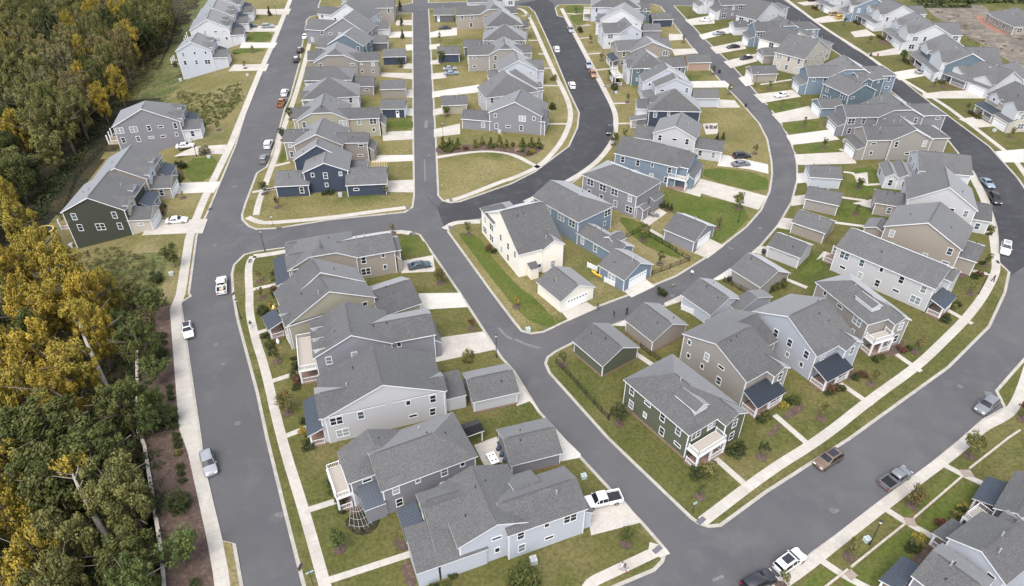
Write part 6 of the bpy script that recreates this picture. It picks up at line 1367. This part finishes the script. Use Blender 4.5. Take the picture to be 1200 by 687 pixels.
dog('_788.5,335.5',.4,'small brown dog on the curved alley behind the walker in white')

# ------------------------------------------------------------------ street furniture and yard things
def lamp(px,h,label):
    p=un(P(px)[0],.15); t=empty('street_lamp',p,0,label,'street lamp','street lamps of the neighbourhood'); m=MB(); m.tube([(0,0,-.1),(0,0,.5),(0,0,.55),(0,0,h)],[.13,.11,.06,.05],8); m.build('pole',M_BLACK,t)
    m=MB(); m.tube([(0,0,h),(0,0,h+.12),(0,0,h+.45),(0,0,h+.52),(0,0,h+.66)],[.06,.13,.2,.26,.03],8); ln=m.build('lantern',M_BLACK,t); g=MB(); g.tube([(0,0,h+.13),(0,0,h+.42)],[.15,.21],8); g.build('lamp_glass',M_LAMP,ln)
for px,h,l in (('j1125,298',4.6,'black street lamp beside the straight alley by the white garage drive'),('p475,492',4.6,'black street lamp on the lawn strip in the lower right'),('h985,690',4.6,'black street lamp on the outer pavement beside the walker in black'),('g1058,355',4.6,'black street lamp on the green lawn of the balcony house'),('a1140,458',4.8,'tall street lamp by the vacant slope'),('t505,610',4.6,'black lamp at the corner of the tan detached garage'),('s355,660',4.4,'black street lamp right of the dark curved street'),('e920,45',4.4,'black lamp beside the drive of the grey house by the slope'),('q145,110',4.4,'dark lamp on the upper west lawn'),('t890,0',4.4,'lamp at the very top of the curved alley'),('U145,235',4.0,'thin lamp in the triangle lawn bed'),('d1000,0',4.4,'lamp at the woods edge, top right') if False else ('s880,125',4.4,'lamp on the lawn by the white top house'),('f42,488',4.6,'lamp at the corner of the front block'),('T200,385',4.0,'lamp on the verge left of the main pavement')):
    lamp(px,h,l)
def sign(px,h,label,w=.75,hh=.3,ang=0,face=(.75,.75,.75)):
    p=un(P(px)[0],.15); t=empty('street_sign',p,ang,label,'sign'); m=MB(); m.tube([(0,0,-.1),(0,0,h)],.04,6); m.build('pole',M_BLACK,t); m=MB(); m.box(-w/2,w/2,-.015,.015,h-hh,h); m.build('sign_panel',mat('sign_face',face,.5),t)
sign('n268,682',3.0,'street name sign on a thin post near the bottom left pavement',1.0,.25,.5,(.35,.45,.5)); sign('o845,348',2.6,'small white sign on a post at the lower corner lawn',.5,.5,.4); sign('f80,372',2.6,'small sign on a post left of the cross street',.4,.45,0,(.3,.1,.08)); sign('f870,205',1.6,'white marker post on the triangle lawn',.3,.35); sign('j? ',1,'x') if False else None
def fence(name,px,label,h,post=2.2,m=M_BLACK,rails=(.15,.95),pick=.14,terrain_=False,cat='fence'):
    pts=[ (unt(q) if terrain_ else un(q,.15)) for q in P(px)]; t=empty(name,pts[0],0,label,cat); o=pts[0]
    for a,b in zip(pts,pts[1:]):
        L=(b-a).length; n=max(1,round(L/post))
        mb=MB()
        for r in rails: mb.bar(a-o+Vector((0,0,h*r)),b-o+Vector((0,0,h*r)),.04,.05)
        k=int(L/pick)
        for i in range(k+1):
            q=a.lerp(b,i/k)-o; mb.box(q.x-.011,q.x+.011,q.y-.011,q.y+.011,q.z+.06,q.z+h)
        mb.build('rail_panel',m,t)
        for i in range(n+1 if b is pts[-1] else n):
            q=a.lerp(b,i/n)-o; p_=MB(); p_.box(q.x-.05,q.x+.05,q.y-.05,q.y+.05,q.z-.1,q.z+h+.12); p_.build('post',m,t)
fence('metal_fence','k205,325 k305,430 k385,520 k450,592 k470,560','black railing fence round the yard of the sage green garage',1.2)
fence('metal_fence','g535,428 g590,400 g640,410','short black fence beside the grey patio',1.2); fence('metal_fence','g640,420 g735,475 g830,535 g740,570 g655,602','black fence round the yard behind the blue garage',1.2); fence('metal_fence','G405,240 G520,300 G610,345','black fence behind the pale garage yard',1.2); fence('metal_fence','k600,255 k690,320','short black fence between two garages',1.1)
fence('metal_fence','e210,360 e290,345 e360,150 e500,-10','dark fence along the back lawns of the olive house',1.2,3,terrain_=True,pick=.3); fence('metal_fence','O-10,330 O60,180 O100,20','dark fence behind the tall white end house',1.2,3,terrain_=True,pick=.3)
# timber-topped retaining wall of the wooded cut
t=empty('retaining_wall',(lpx(60)-6.6,60,.1),0,'long timber capped retaining wall between the mulch strip and the woods','wall'); m=MB(); cp=MB(); fr=MB(); o=Vector((lpx(60)-6.6,60,.1)); ysw=[22+3*i for i in range(int((un((180,395)).y-22)/3)+1)]; q=[Vector((lpx(y)-6.55,y,0.1))-o for y in ysw]
for a,b in zip(q,q[1:]):
    m.bar(a+Vector((0,0,-1.6)),b+Vector((0,0,-1.6)),.35,3.3); cp.bar(a+Vector((0,0,.1)),b+Vector((0,0,.1)),.5,.14); fr.bar(a+Vector((.55,0,1.0)),b+Vector((.55,0,1.0)),.05); fr.bar(a+Vector((.55,0,.5)),b+Vector((.55,0,.5)),.04); fr.bar(a+Vector((.55,0,-.1)),a+Vector((.55,0,1.1)),.07)
m.build('wall_body',M_STONE,t); cp.build('cap',mat('cap_stone',(.40,.36,.30),.9,var=.2,vscale=1),t); fr.build('railing',M_BLACK,t)
# low edging wall of the lower right lots
t=empty('low_wall',un(P('p640,395')[0]),0,'low concrete edging wall crossing the lower right lawns','wall'); m=MB(); o=un(P('p640,395')[0])
for seg in ('p258,700 p372,612','p388,600 p635,402','p680,372 p905,178','p940,140 p1125,-5 _1195,505'):
    Q=[v-o for v in W2(seg,.1)]
    for a,b in zip(Q,Q[1:]): m.bar(a+Vector((0,0,.12)),b+Vector((0,0,.12)),.28,.36)
m.build('wall_body',mat('edge_stone',(.33,.29,.24),.9,var=.2,vscale=2),t)
for px in ('p372,620 p405,650','p640,385 p690,390','p905,160 p955,160'): strip('step',W2(px,.1),1.3,.0,.2,mat('step_pavers',(.22,.175,.145),.9,var=.2,vscale=3))
for px,l in (('o680,515','dark tactile ramp plate at the lower pavement corner'),('o885,380','dark tactile ramp plate at the lower right corner'),('e1170,535','dark tactile plate at the front block corner'),('f712,287','dark tactile plate at the cross street corner'),('f912,250','dark tactile plate at the triangle lawn corner'),('f738,405','dark tactile plate opposite the triangle lawn'),('f908,378','dark tactile plate before the cream corner house')):
    a=un(P(px)[0],.15); o=empty('ramp_plate',a,-.9 if 'o' in px else .2,l,'ramp plate'); m=MB(); m.box(-.35,.35,-.7,.7,-.05,.05); m.build('plate',mat('tactile',(.09,.09,.10),.8),o)
for px,l in (('e1100,187','round cover in the main street near the olive house drive'),('e1005,460','round cover in the main street before the corner'),('i1008,240','round cover in the main street below the white saloon'),('i1112,608','round cover in the lower main street'),('n112,352','round cover near the kerb opposite the spider web house'),('l898,435','round cover in the wide lower street'),('p305,335','round cover in the wide street between the parked cars'),('k750,10','round cover on the curved alley'),('g1160,380','round cover on the curved alley bend'),('f810,40','round cover on the straight alley'),('q108,637','round cover high on the main street')):
    a=un(P(px)[0],.0); o=empty('manhole_cover',a,0,l,'manhole cover'); m=MB(); m.tube([(0,0,0),(0,0,.012)],[.36,.36],16); m.build('cover',mat('iron_cover',(.085,.083,.08),.7),o); m=MB(); m.tube([(0,0,-.01),(0,0,.008)],[.46,.46],16); m.build('collar',mat('collar',(.115,.113,.11),.9),o)
for px,l in (('n208,597','rusty storm drain in the kerb at the lower left'),('e982,292','rusty storm drain in the kerb by the olive house'),('f108,381','rusty storm drain in the kerb of the cross street'),('T100,48','rusty storm drain by the loaded pickup'),('h1075,540','rusty storm drain at the outer street bend'),('O675,415','rusty storm drain by the tall white end house')):
    a=un(P(px)[0],.1); o=empty('storm_drain',a,1.3 if px[0] in 'neTh' else .1,l,'storm drain'); m=MB(); m.box(-.6,.6,-.3,.3,-.05,.055); m.build('inlet',mat('rusty_iron',(.13,.075,.06),.8),o); m=MB(); m.box(-.5,.5,-.2,.2,.055,.06); m.build('grate',M_BLACK,o)
def bin_(px,col,label,cat='bin',name='wheelie_bin'):
    p=un(P(px)[0],.15); t=empty(name,p,rnd.uniform(0,3),label,cat); m=MB(); m.add([(-.25,-.28,0),(.25,-.28,0),(.25,.28,0),(-.25,.28,0),(-.31,-.34,1.0),(.31,-.34,1.0),(.31,.34,1.0),(-.31,.34,1.0)],[(3,2,1,0),(0,1,5,4),(1,2,6,5),(2,3,7,6),(3,0,4,7),(4,5,6,7)]); m.build('bin_body',mat('bin_'+str(col),col,.6),t); m=MB(); m.box(-.34,.34,-.37,.37,1.0,1.08); m.build('lid',mat('bin_'+str(col),col,.6),t)
    w=MB(); w.tube([(-.28,-.3,.1),(.28,-.3,.1)],.1,8); w.build('wheel',M_TYRE,t)
bin_('s1093,510',(.02,.022,.025),'dark wheeled bin on the alley kerb by the brown garage'); bin_('u120,395',(.02,.022,.025),'dark wheeled bin on the outer street kerb'); bin_('G443,238',(.02,.022,.025),'dark bin against the pale garage near the fence'); bin_('c1093,500',(.02,.02,.022),'black bin at the kerb of the middle alley'); bin_('u168,398',(.20,.07,.05),'small red bin beside the dark one on the outer street'); bin_('G683,45',(.03,.03,.03),'dark bin beside the wide off white garage')
def unit(px,label,s=(.9,.9,.9),col=(.36,.37,.37),name='air_conditioner',cat='air conditioner',z=.15):
    q=P(px)[0]; p=unt(q) if q[0]<270 else un(q,z); t=empty(name,p,.3,label,cat); m=MB(); m.box(-s[0]/2,s[0]/2,-s[1]/2,s[1]/2,0,s[2]); m.build('casing',mat('unit_'+str(col),col,.6),t)
    m=MB(); m.tube([(0,0,s[2]),(0,0,s[2]+.03)],[min(s[:2])*.4]*2,12); m.build('fan_grille',M_GREYMETAL,t)
for px,l in (('o100,575','grey air conditioner against the large white end house'),('f395,232','grey air conditioner in the bed of the navy corner house'),('e335,470','grey air conditioner at the back corner of the dark olive house'),('x655,460','grey air conditioner beside the grey open garage house'),('U640,195','grey air conditioner under the long grey wall'),('O125,430','grey air conditioner behind the tall white end house')): unit(px,l)
for px,l in (('e803,600','pale green utility box on the mulch strip'),('B716,545','pale utility box on the west lawn by the slope'),('S495,412','pale utility box on the rightmost outer lawn'),('o335,180','small green utility box on the alley lawn below the grey garage'),('c485,438','small utility box on the lawn by the pale double gable house'),('a1158,355','pale utility box at the tall white end house drive'),('p460,475','small grey utility box beside the lower right lamp'),('k75,175','round grey boulder like box at the alley corner')): unit(px,l,(.8,.7,.7),(.36,.42,.40),'utility_box','utility box')
def bench(px,label):
    p=un(P(px)[0],.15); t=empty('park_bench',p,.1,label,'bench'); m=MB()
    for k in range(3): m.box(-.9,.9,-.2+.15*k,-.08+.15*k,.42,.46)
    m.build('seat',M_WOOD,t); m=MB(); m.box(-.9,.9,.24,.28,.55,.9); m.build('backrest',M_WOOD,t)
    for sx in (-.75,.75): m=MB(); m.box(sx-.05,sx+.05,-.2,.26,0,.42); m.build('leg',M_STONE,t)
bench('U285,335','pale bench at the left of the curved path'); bench('U805,358','pale bench at the right of the curved path')
# patio furniture behind the spider web house
def table(px,label,col,w=1.0,l=1.9,ang=.4,spots=False):
    p=un(P(px)[0],.16); t=empty('patio_table',p,ang,label,'table'); m=MB(); m.box(-w/2,w/2,-l/2,l/2,.70,.75)
    m.build('table_top',mat('table_'+label[:5],col,.5),t)
    for sx in (-1,1):
        for sy in (-1,1): g=MB(); g.box(sx*(w/2-.1)-.04,sx*(w/2-.1)+.04,sy*(l/2-.1)-.04,sy*(l/2-.1)+.04,0,.7); g.build('leg',M_BLACK,t)
    return p,ang
def chair(p,ang,col,label,group):
    t=empty('patio_chair',p,ang,label,'chair',group); k=mat('chair_'+str(col),col,.7); m=MB(); m.box(-.3,.3,-.3,.3,.32,.48); m.build('seat',k,t); m=MB(); m.box(-.3,.3,.24,.36,.48,.95); m.build('backrest',k,t)
    for sx in (-1,1): m=MB(); m.box(sx*.32-.05,sx*.32+.05,-.3,.3,.05,.62); m.build('armrest',k,t)
p,a=table('F478,590','white patio table set with four dark plates',(.75,.75,.72),1.3,2.2,.45)
for i,(dx,dy) in enumerate(((-.3,-.5),(.3,-.5),(-.3,.5),(.3,.5))):
    q=p+Vector((dx*math.cos(a)-dy*math.sin(a),dx*math.sin(a)+dy*math.cos(a),.75)); m=MB(); m.tube([(0,0,0),(0,0,.02)],[.13,.15],12); o=m.build('plate',M_BLACK); o.location=q; tag(o,'dark plate on the white patio table','plate','plates on the white table')
for i,(px,an,l) in enumerate((('F512,525',1.2,'blue patio chair nearest the pergola post'),('F530,560',1.3,'blue patio chair midway along the grey garage wall'),('F548,592',1.2,'blue patio chair closest to the roof corner'),('F520,490',1.0,'dark blue chair at the far end of the patio'))): chair(un(P(px)[0],.16),an-math.pi,(.035,.05,.085),l,'blue chairs on the patio')
p,a=table('w1035,362','dark patio table on the square pale patio',(.06,.05,.045),.9,1.2,.2)
for dx,dy,l in ((-1.2,0,'brown chair left of the dark patio table'),(1.2,0,'brown chair right of the dark patio table')): chair(p+Vector((dx,dy,0)),math.pi/2*(1 if dx<0 else -1),(.10,.075,.06),l,'chairs on the square patio')
p,a=table('g655,325','grey table on the back porch patio',(.16,.16,.17),.9,1.4,.7)
for dx,dy,l in ((-1.2,.4,'grey chair on the left of the back porch patio table'),(1.2,-.3,'grey chair on the right of the back porch patio table'),(.3,1.3,'grey chair behind the back porch patio table')): chair(p+Vector((dx,dy,0)),dx,(.15,.15,.16),l,'chairs on the back porch patio')
# pergolas
def pergola(h,x,y,z,label,roof=True,col=M_TRIM):
    t=empty('pergola',h.glo(x[0],y[0]),h.ang,label,'pergola'); X,Yy=x[1]-x[0],y[1]-y[0]
    for a in (.1,X-.1):
        for b in (.1,Yy-.1): m=MB(); m.box(a-.09,a+.09,b-.09,b+.09,0,z); m.build('post',col,t)
    if roof:
        rv,rf,mi=roof_mesh(-.2,X+.2,-.2,Yy+.2,z,'x','gg',.35); m=MB(); m.v=rv;m.f=rf;m.m=mi; m.build('roof',[M_SHINGLE,M_TRIM],t)
    else:
        n=int(X/.4); m=MB()
        for k in range(n+1): m.box(k*X/n-.04,k*X/n+.04,-.3,Yy+.3,z+.1,z+.25)
        m.box(0,X,0,.1,z,z+.1); m.box(0,X,Yy-.1,Yy,z,z+.1); m.build('rafters',M_WOOD if col is M_WOOD else col,t)
v=b5.vols[0]; pergola(b5,(v['x1']+.3,v['x1']+3.6),(6.8,9.0),2.5,'small roofed walkway between the spider web house and its garage')
v=a1.vols[0]; pergola(a1,(v['x1']+3.2,v['x1']+8.2),(8.0,10.6),2.4,'pale wooden pergola with open rafters behind the navy corner house',False,mat('new_wood',(.46,.36,.20),.8))
# spider web strung from the white porch to the ground
v=b5.vols[0]; x0=v['x0']; A=b5.glo(x0-3.4,3.2,4.2); t=empty('spider_web',A,0,'giant white spider web stretched from the porch to the lawn bed','spider web'); m=MB(); ends=[]
for k in range(8):
    f=k/7; e=b5.glo(x0-5.0+4.2*f,2.2-3.0*math.sin(math.pi*(f*.6+.2))+.2,.05); ends.append(e-A); m.tube([Vector((0,0,-.3+.0*f)),e-A],.016,4)
for r in (.35,.55,.75,.93):
    for a,b in zip(ends,ends[1:]): m.tube([a*r,b*r],.014,4)
m.build('strands',mat('web_white',(.5,.5,.52),.7),t)
bed_=[b5.glo(x0-5.8,2.4),b5.glo(x0-4.6,-1.2),b5.glo(x0-2.2,-1.7),b5.glo(x0-.4,.2),b5.glo(x0-.6,2.6)]; ngon('mulch_bed',[(p.x,p.y) for p in smooth_line(bed_,2,True)],.02,.168,M_FOREST)
def ornament(px,col,label,h=1.6,r=.5):
    p=un(P(px)[0],.15); t=empty('yard_ornament',p,0,label,'ornament'); m=MB(); m.tube([(0,0,0),(0,0,.15*h),(0,0,.5*h),(0,0,.75*h),(0,0,.8*h)],[r*.6,r*.95,r,r*.6,.1],12); m.build('ornament_body',mat('orn_'+label[:6],col,.5),t,True); m=MB(); m.tube([(0,0,.78*h),(0,0,.86*h),(0,0,h)],[r*.35,r*.42,r*.1],10); m.build('ornament_head',mat('orn_head',(.7,.7,.68),.5),t,True)
ornament('T655,295',(.52,.30,.03),'round yellow inflatable ornament by the path of the green khaki house'); ornament('j105,235',(.7,.72,.75),'small white ghost shaped ornament on the lawn of the three dormer house',1.3,.3); ornament('n395,265',(.5,.27,.03),'small orange ornament at the foot of the spider web steps',.8,.3)
# kayak, trampoline, white screen
p=un(P('g402,598')[0],.5); t=empty('kayak',p,-.75,'yellow kayak lying beside the blue garage','kayak'); m=MB(); m.tube([(-1.7,0,.35),(-1.2,0,.1),(-.4,0,0),(.4,0,0),(1.2,0,.1),(1.7,0,.35)],[.03,.26,.38,.38,.26,.03],10); m.build('hull',mat('kayak_yellow',(.55,.33,.03),.4),t,True); m=MB(); m.box(-.4,.4,-.2,.2,.3,.40); m.build('cockpit',M_BLACK,t)
for px,l in (('g375,575','white screen panel beside the yellow kayak'),('g455,645','white fence panel at the corner of the blue garage'),('G150,455','white slatted screen beside the pale lower garage')):
    p=un(P(px)[0],.15); t=empty('screen_panel',p,-.7,l,'fence panel'); m=MB()
    for k in range(8): m.box(-1.2+.3*k,-.94+.3*k,-.03,.03,.1,1.3)
    m.box(-1.25,1.2,.03,.07,.3,.4); m.box(-1.25,1.2,.03,.07,1.0,1.1); m.build('slats',M_TRIM,t)
    for sx in (-1.25,1.25): m=MB(); m.box(sx-.06,sx+.06,-.06,.06,0,1.4); m.build('post',M_TRIM,t)
p=unt(P('e212,405')[0]); t=empty('trampoline',p,0,'round trampoline with a yellow rim behind the dark olive house','trampoline'); m=MB(); m.tube([(0,0,.85),(0,0,.87)],[1.9,1.9],24); m.build('jump_mat',M_BLACK,t); m=MB(); n=28
for k in range(n): a0,a1=6.283*k/n,6.283*(k+1)/n; m.bar((2*math.cos(a0),2*math.sin(a0),.9),(2*math.cos(a1),2*math.sin(a1),.9),.32,.08)
m.build('rim_pad',mat('pad_yellow',(.45,.33,.10),.6),t)
for k in range(6): a=6.283*k/6; m=MB(); m.tube([(2*math.cos(a),2*math.sin(a),-.2),(2*math.cos(a),2*math.sin(a),.9)],.04,6); m.build('leg',M_GREYMETAL,t)
# tidy labels: planted things that share a label also share one group
for lab,objs in USED.items():
    if len(objs)>1:
        gname=objs[0]['group']+': '+lab[:60]
        for o in objs: o['group']=gname

# ------------------------------------------------------------------ light and camera
w=bpy.data.worlds.new('World'); bpy.context.scene.world=w; w.use_nodes=True
nt=w.node_tree; bg=nt.nodes['Background']; sky=nt.nodes.new('ShaderNodeTexSky'); sky.sky_type='NISHITA'; sky.sun_disc=False
SUN_EL,SUN_AZ=R(58),R(-160)          # azimuth from +Y (ahead of the camera), negative to the left
sky.sun_elevation=SUN_EL; sky.sun_rotation=SUN_AZ; sky.air_density=1.0; sky.dust_density=3.0; sky.ozone_density=1.0
hs=nt.nodes.new('ShaderNodeHueSaturation'); hs.inputs['Saturation'].default_value=.5; nt.links.new(sky.outputs[0],hs.inputs['Color']); nt.links.new(hs.outputs[0],bg.inputs[0]); bg.inputs[1].default_value=.15
L=bpy.data.lights.new('sun','SUN'); L.energy=.8; L.angle=R(40); L.color=(1,.97,.93)
lo=bpy.data.objects.new('sun',L); C.objects.link(lo)
dirv=-Vector((math.sin(SUN_AZ)*math.cos(SUN_EL),math.cos(SUN_AZ)*math.cos(SUN_EL),math.sin(SUN_EL)))
lo.rotation_euler=dirv.to_track_quat('-Z','Y').to_euler()
cd=bpy.data.cameras.new('camera'); co=bpy.data.objects.new('camera',cd); C.objects.link(co)
co.location=CAM; co.rotation_euler=(math.pi/2-PITCH,0,0); cd.sensor_width=36; cd.lens=F/1200*36; cd.clip_end=3000; cd.clip_start=1
sc=bpy.context.scene; sc.camera=co
sc.view_settings.view_transform='Standard'; sc.view_settings.look='None'; sc.view_settings.exposure=1.53; sc.view_settings.gamma=1
sc.render.engine='CYCLES'; sc.cycles.max_bounces=6
